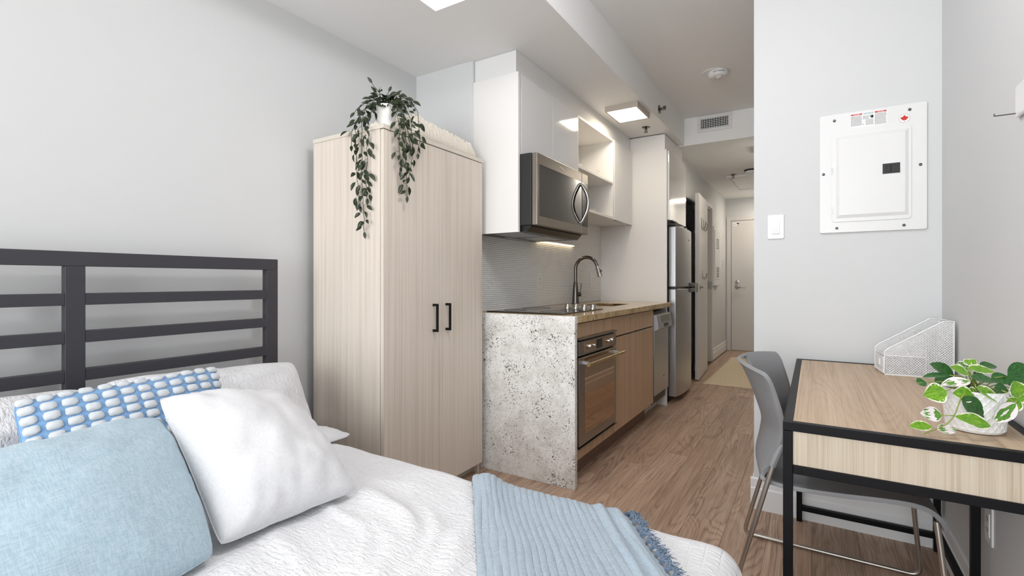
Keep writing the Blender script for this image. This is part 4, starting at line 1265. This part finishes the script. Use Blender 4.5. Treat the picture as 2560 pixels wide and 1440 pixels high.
# ================================================================== desk
dk = thing('desk', 'black metal framed desk with light oak top against the right wall', 'desk', (0.185, 2.0, 0))
DX0, DX1, DY0, DY1, DZ, TB = -0.066, 0.438, 1.420, 2.606, 0.742, 0.022
def bar(name, *a): return obj(name, bx(*a), M['black_metal'], dk, bevel=.0015)
for (x, y) in ((DX0, DY0), (DX1-TB, DY0), (DX0, DY1-TB), (DX1-TB, DY1-TB)):
    bar('leg', x, x+TB, y, y+TB, 0.001, DZ-TB)
bar('leg', DX1-.030, DX1-.008, 1.995, 2.017, 0.001, .61)
bar('top_rail', DX0, DX1, DY0, DY0+TB, DZ-TB, DZ); bar('top_rail', DX0, DX1, DY1-TB, DY1, DZ-TB, DZ)
bar('top_rail', DX0, DX0+TB, DY0+TB, DY1-TB, DZ-TB, DZ); bar('top_rail', DX1-TB, DX1, DY0+TB, DY1-TB, DZ-TB, DZ)
bar('lower_rail', DX0+TB, DX1-TB, DY0, DY0+TB, .613, .613+TB); bar('lower_rail', DX0+TB, DX1-TB, DY1-TB, DY1, .613, .613+TB)
bar('lower_rail', DX0, DX0+TB, DY0+TB, DY1-TB, .613, .613+TB); bar('lower_rail', DX1-TB, DX1, DY0+TB, DY1-TB, .613, .613+TB)
bar('stretcher', DX0+TB, DX1-TB, DY1-TB, DY1, .052, .052+TB); bar('stretcher', DX1-TB, DX1, DY0+TB, DY1-TB, .075, .075+TB)
obj('top_board', bx(DX0+TB, DX1-TB, DY0+TB, DY1-TB, DZ-.018, DZ-.0015), M['desk_top'], dk, label='light oak desk top')
obj('end_panel', bx(DX0+TB, DX1-TB, DY0+.006, DY0+.016, .635, DZ-TB), M['desk_apron'], dk, label='pale oak end panel')
obj('end_panel', bx(DX0+TB, DX1-TB, DY1-.016, DY1-.006, .635, DZ-TB), M['desk_apron'], dk)
for y0, y1 in ((DY0+TB+.002, 2.010), (2.016, DY1-TB-.002)):
    obj('drawer_front', bx(DX0+.004, DX0+.018, y0, y1, .637, DZ-TB-.002), M['desk_apron'], dk)
obj('bottom_board', bx(DX0+TB, DX1-TB, DY0+TB, DY1-TB, .625, .635), M['desk_apron'], dk)

# ================================================================== chair
ch = thing('desk_chair', 'grey plastic shell chair on steel sled legs pushed under the desk', 'chair', (0.05, 2.06, 0))
CY, HW = 2.055, 0.268
prof = [(-.243, .812, .104, 1.02), (-.225, .785, .102, 1.02), (-.202, .735, .096, 1.0), (-.178, .670, .090, 1.0), (-.160, .605, .080, .97), (-.166, .545, .070, .93), (-.178, .485, .055, .88),
        (-.172, .452, .030, .86), (-.150, .430, .008, .88), (-.105, .420, 0, .94), (-.04, .421, 0, .98), (.06, .428, 0, 1.0), (.16, .437, 0, 1.0), (.235, .440, 0, .99), (.280, .430, 0, .97), (.308, .405, 0, .94), (.322, .375, 0, .88)]
def interp(t):
    i = min(int(t), len(prof)-2); f = t - i
    P = [prof[max(0, i-1)], prof[i], prof[i+1], prof[min(len(prof)-1, i+2)]]
    out = []
    for k in range(4):
        a, b, c, d = (q[k] for q in P)
        out.append(.5*((2*b) + (-a+c)*f + (2*a-5*b+4*c-d)*f*f + (-a+3*b-3*c+d)*f**3))
    return out
bm = nb(); g = {}
na, nw = 96, 32
for i in range(na+1):
    t = (len(prof)-1) * i/na
    x, z, sag, wd_ = interp(t)
    for j in range(nw+1):
        w = 2*j/nw - 1
        lift = .018 * abs(w)**3 if t > 9 else .018*abs(w)**3 * max(0, (t-6)/3)
        dz = -.014*abs(w)**2.5 * max(0, 1 - t/1.5)       # top edge drops at the corners
        g[i, j] = bm.verts.new((x + sag*abs(w)**2.0, CY + w*HW*wd_, z + lift + dz))
for i in range(na):
    for j in range(nw):
        t = (len(prof)-1) * (i+.5)/na; w = 2*(j+.5)/nw - 1
        if .5 < t < 1.75 and abs(w) < .24: continue      # hand hole
        bm.faces.new((g[i,j], g[i+1,j], g[i+1,j+1], g[i,j+1]))
bmesh.ops.delete(bm, geom=[v for v in bm.verts if not v.link_faces], context='VERTS')
bmesh.ops.recalc_face_normals(bm, faces=bm.faces)
shell = obj('shell', bm, M['grey_plastic'], ch, smooth=True, label='grey one-piece plastic seat and back')
so = shell.modifiers.new('thickness', 'SOLIDIFY'); so.thickness = .013; so.offset = 0
bv = shell.modifiers.new('round', 'BEVEL'); bv.width = .003; bv.segments = 2; bv.limit_method = 'ANGLE'; bv.angle_limit = math.radians(50)
for s in (-1, 1):
    y = CY + s*.262; yf = CY + s*.272
    bm = nb()
    tube(bm, fillet([(-.112 - .014*(s > 0), y-.004*s, .50), (-.243 - .014*(s > 0), yf, .010), (.338, yf, .010), (.300, y-.03*s, .412)], .035, 8), .0078, 12)
    obj('sled_leg', bm, M['rod'], ch, smooth=40, label='steel sled leg rod')
    bm = tube(nb(), [(-.085, y-.012*s, .57), (-.100, y-.012*s, .535), (-.114, y-.008*s, .495)], [.008, .016, .014], 10, flat=.8)
    obj('leg_socket', bm, M['grey_plastic'], ch, smooth=40)
for xx in (-.02, .22):
    obj('cross_bar', tube(nb(), [(xx, CY-.15, .414), (xx, CY+.15, .414)], .006, 10), M['rod'], ch, smooth=40)

# ================================================================== breaker panel
bp = thing('breaker_panel', 'white breaker panel cover with warning label and leaf sticker', 'breaker panel', (0.21, YP, 1.315))
def fp(a, b, s): return (a, YP - s, b)
obj('cover_plate', prism(nb(), rrect(.024, .401, 1.315, 1.845, .008), fp, 0, .010), M['white_plastic'], bp, bevel=.002)
obj('door_rim', prism(nb(), rrect(.070, .350, 1.362, 1.755, .014), fp, .010, .0135), M['white_plastic'], bp, bevel=.001)
bm = nb()
A = [(.086, 1.378), (.340, 1.378), (.340, 1.742), (.086, 1.742)]; B = [(.098, 1.392), (.328, 1.392), (.328, 1.728), (.098, 1.728)]
va = [bm.verts.new(fp(a, b, .0135)) for a, b in A]; vb = [bm.verts.new(fp(a, b, .0195)) for a, b in B]
bm.faces.new(vb)
for i in range(4): bm.faces.new((va[i], va[(i+1) % 4], vb[(i+1) % 4], vb[i]))
bmesh.ops.recalc_face_normals(bm, faces=bm.faces)
pd = obj('door', bm, M['white_plastic'], bp, label='raised white door')
lt = obj('latch', prism(nb(), [(.252, 1.557), (.311, 1.557), (.311, 1.600), (.252, 1.600)], fp, .0195, .021), M['black_plastic'], pd, label='black latch')
bm = nb(); panel_frame(bm, .263, .283, 1.565, 1.592, .002, fp, .021, .0225); prism(bm, [(.277, 1.567), (.281, 1.567), (.281, 1.590), (.277, 1.590)], fp, .021, .025)
obj('thumb_slide', bm, M['black_glass'], lt)
for zc in (1.592, 1.415):
    obj('hinge', bx(.068, .074, YP-.016, YP-.010, zc-.014, zc+.014), M['silver_paint'], bp)
for (a, b) in ((.080, 1.816), (.344, 1.819), (.039, 1.581), (.379, 1.584), (.089, 1.335), (.325, 1.335)):
    s = obj('screw', lathe(nb(), [(.0058, -.010), (.0055, -.0125), (.003, -.0138), (0, -.0138)], (a, YP, b), 'y', 14), M['black_plastic'], bp, smooth=40)
    obj('screw_slot', bx(a-.0035, a+.0035, YP-.0142, YP-.0137, b-.0008, b+.0008), M['silver_paint'], s)
lb = obj('warning_label', prism(nb(), [(.139, 1.772), (.268, 1.772), (.268, 1.834), (.139, 1.834)], fp, .010, .0104), M['sticker'], bp, label='white warning label')
def rect(bm, a0, a1, b0, b1, s=.0107): prism(bm, [(a0, b0), (a1, b0), (a1, b1), (a0, b1)], fp, .0104, s)
for a0 in (.141, .226):
    bm = nb(); rect(bm, a0, a0+.040, 1.8265, 1.8325)
    rb = obj('red_band', bm, M['print_red'], lb)
    obj('band_lettering', text_bm('DANGER', .0058, (a0+.021, YP-.0109, 1.8294), (1, 0, 0), (0, 0, 1), .0001), M['sticker'], rb)
obj('maker_lettering', text_bm('SIEMENS', .0098, (.2035, YP-.0107, 1.8285), (1, 0, 0), (0, 0, 1), .0002), M['print_teal'], lb)
bm = nb(); random.seed(3)
for a0, a1, z1_, z0_ in ((.141, .181, 1.823, 1.781), (.184, .207, 1.820, 1.806), (.194, .223, 1.803, 1.778), (.226, .266, 1.823, 1.776)):
    z = z1_
    while z > z0_:
        a = a0
        while a < a1 - .003:
            w = random.uniform(.003, .009); rect(bm, a, min(a1, a+w), z-.0011, z); a += w + .0012
        z -= .0023
tx = obj('small_print', bm, M['print_grey'], lb); tx['kind'] = 'stuff'
bm = nb()
prism(bm, [(.2165 + .0052*math.cos(k)*(.9 if math.sin(k) > 0 else 1), 1.8135 + .0068*math.sin(k)) for k in [i*PI/10 for i in range(20)]], fp, .0104, .0108)
prism(bm, [(.2075, 1.8215), (.2115, 1.8205), (.2105, 1.8155), (.2120, 1.8110), (.2105, 1.8105), (.2090, 1.8155), (.2098, 1.8190), (.2075, 1.8200)], fp, .0104, .0108)
rect(bm, .183, .186, 1.782, 1.785)
obj('shock_symbol', bm, M['print_black'], lb)
ml = obj('leaf_sticker', prism(nb(), [(.3265 + .0185*math.cos(k*PI/20), 1.7855 + .0185*math.sin(k*PI/20)) for k in range(40)], fp, .010, .0104), M['sticker'], bp, label='round white sticker with a red maple leaf')
bm = nb(); tube(bm, [(.3265 + .0180*math.cos(k*PI/20), YP-.0104, 1.7855 + .0180*math.sin(k*PI/20)) for k in range(40)], .0005, 4, closed=True)
obj('ring_print', bm, M['print_grey'], ml)
half = [(0, 1.0), (.17, .68), (.36, .77), (.29, .30), (.52, .52), (.60, .38), (.88, .43), (.78, .18), (.94, .05), (.44, -.36), (.50, -.56), (.05, -.48), (.05, -.92)]
pts = half + [(-a, b) for a, b in reversed(half[1:])]
obj('maple_leaf', prism(nb(), [(.3265 + a*.0145, 1.7855 + b*.0145 - .0005) for a, b in pts], fp, .0104, .0108), M['print_red'], ml)

# ================================================================== rug
bm = nb(); g = {}
for i in range(25):
    for j in range(81):
        x, y = -1.005 + .62*i/24, 5.50 + 2.10*j/80
        e = .012*noise.noise((i*.3, y*3, 1)) if i in (0, 24) else 0
        if j in (0, 80): e += 0; 
        g[i, j] = bm.verts.new((x + e, y + (.006*noise.noise((x*20, j, 2)) if j in (0, 80) else 0), .007 + .002*noise.noise((x*8, y*30, 4))))
for i in range(24):
    for j in range(80): bm.faces.new((g[i,j], g[i+1,j], g[i+1,j+1], g[i,j+1]))
rg = tag(obj('runner_rug', bm, M['rug'], None, smooth=True), 'beige woven runner rug in the hallway', 'rug')
so = rg.modifiers.new('thickness', 'SOLIDIFY'); so.thickness = .006; so.offset = -1

# ================================================================== mesh organizer
og = thing('mesh_organizer', 'white wire mesh desk organizer with a small drawer in the corner', 'organizer', mat=Matrix.Translation((.232, 2.338, DZ)) @ Matrix.Rotation(math.radians(6), 4, 'Z'))
OL, OD, H0, H1 = .205, .150, .100, .208
def clip_seg(poly, p, d):
    """segment of line p + t d inside a convex polygon"""
    t0, t1 = -9.0, 9.0
    n = len(poly)
    for i in range(n):
        a, b = poly[i], poly[(i+1) % n]
        ex, ey = b[0]-a[0], b[1]-a[1]
        nx_, ny_ = -ey, ex
        den = nx_*d[0] + ny_*d[1]; num = nx_*(p[0]-a[0]) + ny_*(p[1]-a[1])
        if abs(den) < 1e-9:
            if num < 0: return None
        else:
            t = -num/den
            if den > 0: t0 = max(t0, t)
            else: t1 = min(t1, t)
    return (t0, t1) if t1 - t0 > 1e-4 else None
def mesh_panel(poly, fn, pitch=.0064, w=.0026):
    bm = nb()
    us = [p[0] for p in poly]; vs = [p[1] for p in poly]
    for sgn in (1, -1):
        d = (math.sqrt(.5), sgn*math.sqrt(.5)); nn = (-d[1], d[0])
        vals = [nn[0]*a + nn[1]*b for a, b in poly]
        k = min(vals) + pitch/2
        while k < max(vals):
            p = (nn[0]*k, nn[1]*k)
            r = clip_seg(poly, p, d)
            if r:
                q = [(p[0]+d[0]*t + nn[0]*o, p[1]+d[1]*t + nn[1]*o) for t, o in ((r[0], -w/2), (r[1], -w/2), (r[1], w/2), (r[0], w/2))]
                prism(bm, q, fn, -.0004, .0004)
            k += pitch
    return bm
side_poly = [(0, 0), (OL, 0), (OL, H1), (OL-.03, H1), (.012, H0), (0, H0-.012)]
mw_ = plain('white_wire', 'f0f0f0', 0.4)
def opart(name, bm, **kw): return obj(name, bm, mw_, og, local=True, **kw)
for y in (0.0, OD):
    opart('mesh_side', mesh_panel(side_poly, lambda a, b, s, y=y: (a, y+s, b)))
    opart('side_rim', tube(nb(), [(a, y, b) for a, b in side_poly], .0028, 6, closed=True))
opart('mesh_back', mesh_panel([(0, 0), (OD, 0), (OD, H1), (0, H1)], lambda a, b, s: (OL+s, a, b)))
opart('back_rim', tube(nb(), [(OL, 0, H1), (OL, OD, H1)], .0028, 6))
opart('mesh_front', mesh_panel([(0, 0), (OD, 0), (OD, .012), (0, .012)], lambda a, b, s: (s, a, b)))
opart('divider', mesh_panel([(0, 0), (OD, 0), (OD, .158), (0, .158)], lambda a, b, s: (.125+s, a, b)))
opart('divider_rim', tube(nb(), [(.125, 0, .158), (.125, OD, .158)], .0022, 6))
opart('drawer_shelf', mesh_panel([(0, 0), (.125, 0), (.125, OD), (0, OD)], lambda a, b, s: (a, b, .072+s)))
opart('shelf_rim', tube(nb(), [(0, 0, .072), (.125, 0, .072)], .0022, 6))
opart('floor_mesh', mesh_panel([(0, 0), (OL, 0), (OL, OD), (0, OD)], lambda a, b, s: (a, b, .003+s)))
dr_ = opart('drawer', mesh_panel([(.006, .006), (OD-.006, .006), (OD-.006, .066), (.006, .066)], lambda a, b, s: (-.002+s, a, b)))
bm = nb(); tube(bm, [(-.002, .006, .006), (-.002, OD-.006, .006), (-.002, OD-.006, .066), (-.002, .006, .066)], .002, 6, closed=True)
prism(bm, [(OD/2-.016, .028), (OD/2+.016, .028), (OD/2+.016, .052), (OD/2-.016, .052)], lambda a, b, s: (s, a, b), -.006, -.002)
obj('drawer_pull', bm, mw_, dr_, local=False) if False else opart('drawer_pull', bm)

# ================================================================== plants
def leaf_mesh(name, l, w, mat, cup=.12, bend=.15, n=8):
    me = D.meshes.new(name); bm = nb(); uvl = bm.loops.layers.uv.new('UVMap'); g = {}; uv = {}
    m = 3
    for i in range(n+1):
        t = i/n
        hw = w/2 * (math.sin(PI*t**.85) ** .8) if 0 < t < 1 else 0
        for j in range(-m, m+1):
            s = j/m
            v = bm.verts.new((l*t, s*hw, cup*w*abs(s)**1.5*math.sin(PI*t) - bend*l*t*t))
            g[i, j] = v; uv[v] = (abs(s), t)
    for i in range(n):
        for j in range(-m, m):
            f = bm.faces.new((g[i,j], g[i+1,j], g[i+1,j+1], g[i,j+1]))
            for lp in f.loops: lp[uvl].uv = uv[lp.vert]
    bmesh.ops.remove_doubles(bm, verts=bm.verts, dist=1e-6)
    bm.to_mesh(me); bm.free(); me.materials.append(mat); shade(me, True)
    return me
def orient(p, d, up, roll=0.0):
    d = Vector(d).normalized(); up = Vector(up)
    y = up.cross(d)
    if y.length < 1e-4: y = Vector((1, 0, 0)).cross(d)
    y.normalize(); z = d.cross(y)
    return Matrix.Translation(p) @ Matrix((d, y, z)).transposed().to_4x4() @ Matrix.Rotation(roll, 4, 'X')

# trailing plant on the wardrobe
PX, PY, PZ = -1.695, 1.632, WZ
tp = thing('trailing_plant', 'dark green trailing vine in a white pot on the wardrobe corner', 'plant', (PX, PY, PZ))
obj('pot', lathe(nb(), [(0, 0), (.034, 0), (.036, .004), (.046, .112), (.046, .116), (.042, .116), (.040, .100), (0, .100)], (PX, PY, PZ+.0005), 'z', 28), M['ceramic'], tp, smooth=40, label='small white pot')
vl = [leaf_mesh('leaf', l, w, M['leaf_dark'], .15, b) for l, w, b in ((.040, .0175, .2), (.034, .0145, .1), (.043, .019, .3))]
random.seed(21)
def vine(pts, nleaf, seed, spread=1.0):
    random.seed(seed)
    P = fillet(pts, .05, 6)
    Q = [P[0]]
    for a, b in zip(P, P[1:]):
        k = max(1, int((b-a).length/.012))
        for i in range(1, k+1): Q.append(a.lerp(b, i/k))
    Q = [q + Vector((noise.noise(q*25 + Vector((seed, 0, 0))), noise.noise(q*25 + Vector((0, seed, 0))), 0)) * .007 for q in Q]
    sb = tube(nb(), Q, .0014, 5)
    nleaf = int(nleaf*1.34)
    L_ = len(Q)
    for k in range(nleaf):
        i = int(3 + (L_-5) * (k+.5)/nleaf)
        d = (Q[min(L_-1, i+1)] - Q[i-1]).normalized()
        a = random.uniform(0, 2*PI)
        out = Vector((math.cos(a)*.8 + .35*spread, math.sin(a)*.8 - .35*spread, random.uniform(-.4, .25)))
        dirv = (out*.9 + d*.55 + Vector((0, 0, -.25))).normalized()
        nrm = Vector((.6, -.7, .5)) + Vector((random.uniform(-.6, .6), random.uniform(-.6, .6), random.uniform(-.4, .4)))
        st0 = Q[i] + out.normalized()*random.uniform(.004, .020)
        tube(sb, [Q[i], st0], .0008, 4)
        mesh_copy('leaf', vl[k % 3], tp, orient(st0 + dirv*.004, dirv, nrm) @ Matrix.Scale(random.uniform(.8, 1.15), 4))
    obj('stem', sb, M['stem'], tp, smooth=True)
    mesh_copy('leaf', vl[1], tp, orient(Q[-1], (Q[-1]-Q[-3]).normalized() + Vector((.2, -.2, 0)), (.6, -.7, .3)))
top = (PX, PY, PZ+.10)
fy_ = WY0 - .022; fx_ = WX1 + .030
# strands over the near side
vine([top, (-1.72, 1.60, 1.95), (-1.73, fy_, 1.86), (-1.735, fy_, 1.60), (-1.715, fy_, 1.32)], 26, 1)
vine([top, (-1.75, 1.58, 1.93), (-1.77, fy_, 1.84), (-1.765, fy_-.01, 1.66), (-1.745, fy_, 1.44)], 19, 2)
vine([top, (-1.70, 1.57, 1.92), (-1.69, fy_, 1.82), (-1.70, fy_, 1.63), (-1.705, fy_, 1.47)], 17, 3)
vine([top, (-1.76, 1.60, 1.90), (-1.82, fy_+.01, 1.80), (-1.80, fy_, 1.72)], 9, 4)
# strands over the door side
vine([top, (-1.66, 1.64, 1.95), (fx_, 1.64, 1.87), (fx_, 1.645, 1.66), (fx_, 1.655, 1.49)], 20, 5)
vine([top, (-1.65, 1.67, 1.96), (fx_, 1.68, 1.86), (fx_+.01, 1.685, 1.72), (fx_, 1.67, 1.58)], 17, 6)
vine([top, (-1.66, 1.61, 1.93), (fx_, 1.60, 1.85), (fx_, 1.61, 1.70), (fx_, 1.615, 1.60)], 15, 7)
vine([top, (-1.64, 1.70, 1.98), (fx_, 1.73, 1.90), (fx_, 1.745, 1.78), (fx_, 1.725, 1.70)], 12, 8)
vine([top, (-1.67, 1.65, 1.93), (fx_, 1.66, 1.84), (fx_+.015, 1.66, 1.70)], 12, 12)
# upright sprigs
vine([top, (-1.72, 1.61, 1.97), (-1.735, 1.585, 2.015)], 8, 9, .2)
vine([top, (-1.68, 1.65, 1.96), (-1.67, 1.69, 1.99), (-1.655, 1.73, 1.96)], 9, 10, .2)
vine([top, (-1.70, 1.63, 1.96), (-1.70, 1.65, 1.99)], 8, 11, .2)
vine([top, (-1.71, 1.62, 1.95), (-1.725, 1.60, 1.975)], 7, 14, .2)
vine([top, (-1.67, 1.63, 1.94), (-1.64, 1.64, 1.96)], 7, 15, .2)
vine([top, (-1.68, 1.67, 1.95), (-1.64, 1.70, 1.93)], 8, 16, .2)
vine([top, (-1.74, 1.60, 1.95), (-1.79, 1.575, 1.93), (-1.83, 1.56, 1.89)], 8, 13, .3)

# variegated plant on the desk
QX, QY = .332, 1.592
vp = thing('potted_plant', 'variegated leafy plant in an embossed white pot on the desk', 'plant', (QX, QY, DZ))
bm = nb(); na_, nh = 264, 84; rings = []
ZT = .098
for j in range(nh+1):
    hh = j/nh
    ring = []
    for k in range(na_):
        a = 2*PI*k/na_
        r = .0535 + .0085*hh
        if hh < .06: r -= .003*(1-hh/.06)
        if .05 < hh < .97:
            p1 = (a*22/(2*PI) + hh*4.6) % 1; p2 = (a*22/(2*PI) - hh*4.6) % 1
            e = max(math.exp(-((p1-.5)/.15)**2), math.exp(-((p2-.5)/.15)**2))
            r += .0014*e - .0006
        ring.append(bm.verts.new((QX + r*math.cos(a), QY + r*math.sin(a), DZ + .0005 + ZT*hh)))
    rings.append(ring)
inner = [bm.verts.new((QX + .056*math.cos(2*PI*k/na_), QY + .056*math.sin(2*PI*k/na_), DZ + ZT)) for k in range(na_)]
low = [bm.verts.new((QX + .054*math.cos(2*PI*k/na_), QY + .054*math.sin(2*PI*k/na_), DZ + ZT - .015)) for k in range(na_)]
for A, B in list(zip(rings, rings[1:])) + [(rings[-1], inner), (inner, low)]:
    for k in range(na_): bm.faces.new((A[k], A[(k+1) % na_], B[(k+1) % na_], B[k]))
bm.faces.new(list(reversed(rings[0])))
obj('pot', bm, M['pot_white'], vp, smooth=35, label='white pot with embossed diamonds')
obj('soil', lathe(nb(), [(0, 0), (.0535, 0), (.0535, .006), (0, .010)], (QX, QY, DZ+ZT-.022), 'z', 28), M['soil'], vp, smooth=40)
rv = Vector((math.cos(TH), math.sin(TH), 0)); fv_ = Vector((-math.sin(TH), math.cos(TH), 0)); uz = Vector((0, 0, 1))
lm = {}
def pleaf(kind, a, b, w, dep=0.0, tilt=0.6, ddep=0.0):
    """leaf from stem end a to tip b given as (right, up) metres from the rim centre, dep = metres away from the viewer side"""
    C0 = Vector((QX, QY, DZ + ZT))
    p0 = C0 + rv*a[0] + uz*a[1] + fv_*dep; p1 = C0 + rv*b[0] + uz*b[1] + fv_*(dep+ddep)
    d = p1 - p0; l = d.length
    key = (kind, round(l, 3), round(w, 3))
    if key not in lm: lm[key] = leaf_mesh('leaf', l, w, M[kind], .10, .06, 10)
    nrm = (-fv_*(1-tilt) + uz*tilt)
    mesh_copy('leaf', lm[key], vp, orient(p0, d, nrm))
    return p0
stems = []
def q(x, y): return ((x/4 + 2160 - 2440)/1036, -(y/4 + 760 - 975)/1036)
LV = [('leaf_green', (775, 905), (1015, 1085), .046, -.055, .25), ('leaf_lime', (975, 1140), (655, 1050), .038, -.075, .45), ('leaf_pale', (570, 1060), (372, 1040), .034, -.06, .3),
      ('leaf_lime', (490, 1170), (280, 1168), .026, -.055, .5), ('leaf_pale', (510, 1190), (702, 1185), .026, -.065, .5), ('leaf_lime', (725, 855), (512, 905), .048, -.03, .3),
      ('leaf_lime', (930, 885), (738, 865), .040, -.045, .3), ('leaf_lime', (915, 805), (1180, 935), .036, -.055, .45), ('leaf_lime', (1300, 890), (1265, 735), .046, -.06, .05),
      ('leaf_pale', (1215, 930), (1008, 1115), .036, -.075, .25), ('leaf_pale', (1000, 765), (712, 800), .030, -.02, .6), ('leaf_green', (905, 735), (635, 742), .024, .01, .75),
      ('leaf_green', (990, 745), (752, 622), .034, .02, .35), ('leaf_lime', (1060, 715), (880, 640), .030, .0, .45), ('leaf_pale', (1010, 640), (1190, 680), .030, .02, .5),
      ('leaf_lime', (1090, 670), (1370, 690), .030, .01, .55), ('leaf_green', (1010, 745), (1255, 755), .030, -.02, .6), ('leaf_green', (1405, 735), (1720, 690), .060, -.01, .35),
      ('leaf_pale', (1370, 835), (1690, 905), .044, -.03, .45), ('leaf_lime', (1300, 900), (1195, 1020), .036, -.06, .3), ('leaf_green', (1290, 655), (1470, 655), .026, .03, .6),
      ('leaf_lime', (1130, 640), (1198, 598), .018, .03, .4), ('leaf_lime', (1290, 930), (1425, 855), .032, -.05, .4), ('leaf_green', (1360, 800), (1460, 770), .034, -.02, .4),
      ('leaf_lime', (920, 885), (1030, 880), .034, -.035, .3), ('leaf_green', (1150, 830), (1320, 880), .040, -.04, .4), ('leaf_green', (880, 800), (1000, 820), .034, -.02, .5),
      ('leaf_green', (1250, 770), (1440, 740), .034, -.01, .5), ('leaf_green', (505, 800), (600, 785), .024, -.01, .5), ('leaf_lime', (1180, 700), (1080, 640), .026, .04, .4),
      ('leaf_green', (1300, 760), (1500, 830), .038, .05, .6), ('leaf_green', (1080, 790), (900, 850), .034, .05, .6), ('leaf_lime', (1200, 720), (1330, 600), .03, .05, .5)]
for kd, a, b, w, dep, tl in LV:
    p = pleaf(kd, q(*a), q(*b), w, dep, tl)
    stems.append(p)
C0 = Vector((QX, QY, DZ + ZT - .012))
for k, p in enumerate(stems):
    if k in (1, 2, 3, 4): continue
    mid = (C0 + p)/2 + uz*.018
    obj('stem', tube(nb(), fillet([C0 + Vector((.015*math.cos(k*2.4), .015*math.sin(k*2.4), 0)), mid, p], .03, 4), .0013, 5), M['stem_light'], vp, smooth=True)
tr = [Vector((QX, QY, DZ+ZT)) + rv*x + uz*y + fv_*dp for x, y, dp in ((*q(960, 830), -.02), (*q(770, 905), -.055), (*q(655, 1055), -.07), (*q(600, 1140), -.066), (*q(510, 1195), -.06), (*q(410, 1240), -.058))]
obj('trailing_stem', tube(nb(), fillet([C0] + tr, .03, 4), .0014, 5), M['stem_light'], vp, smooth=True)
obj('stem', tube(nb(), [tr[2], stems[2]], .0011, 5), M['stem_light'], vp, smooth=True)
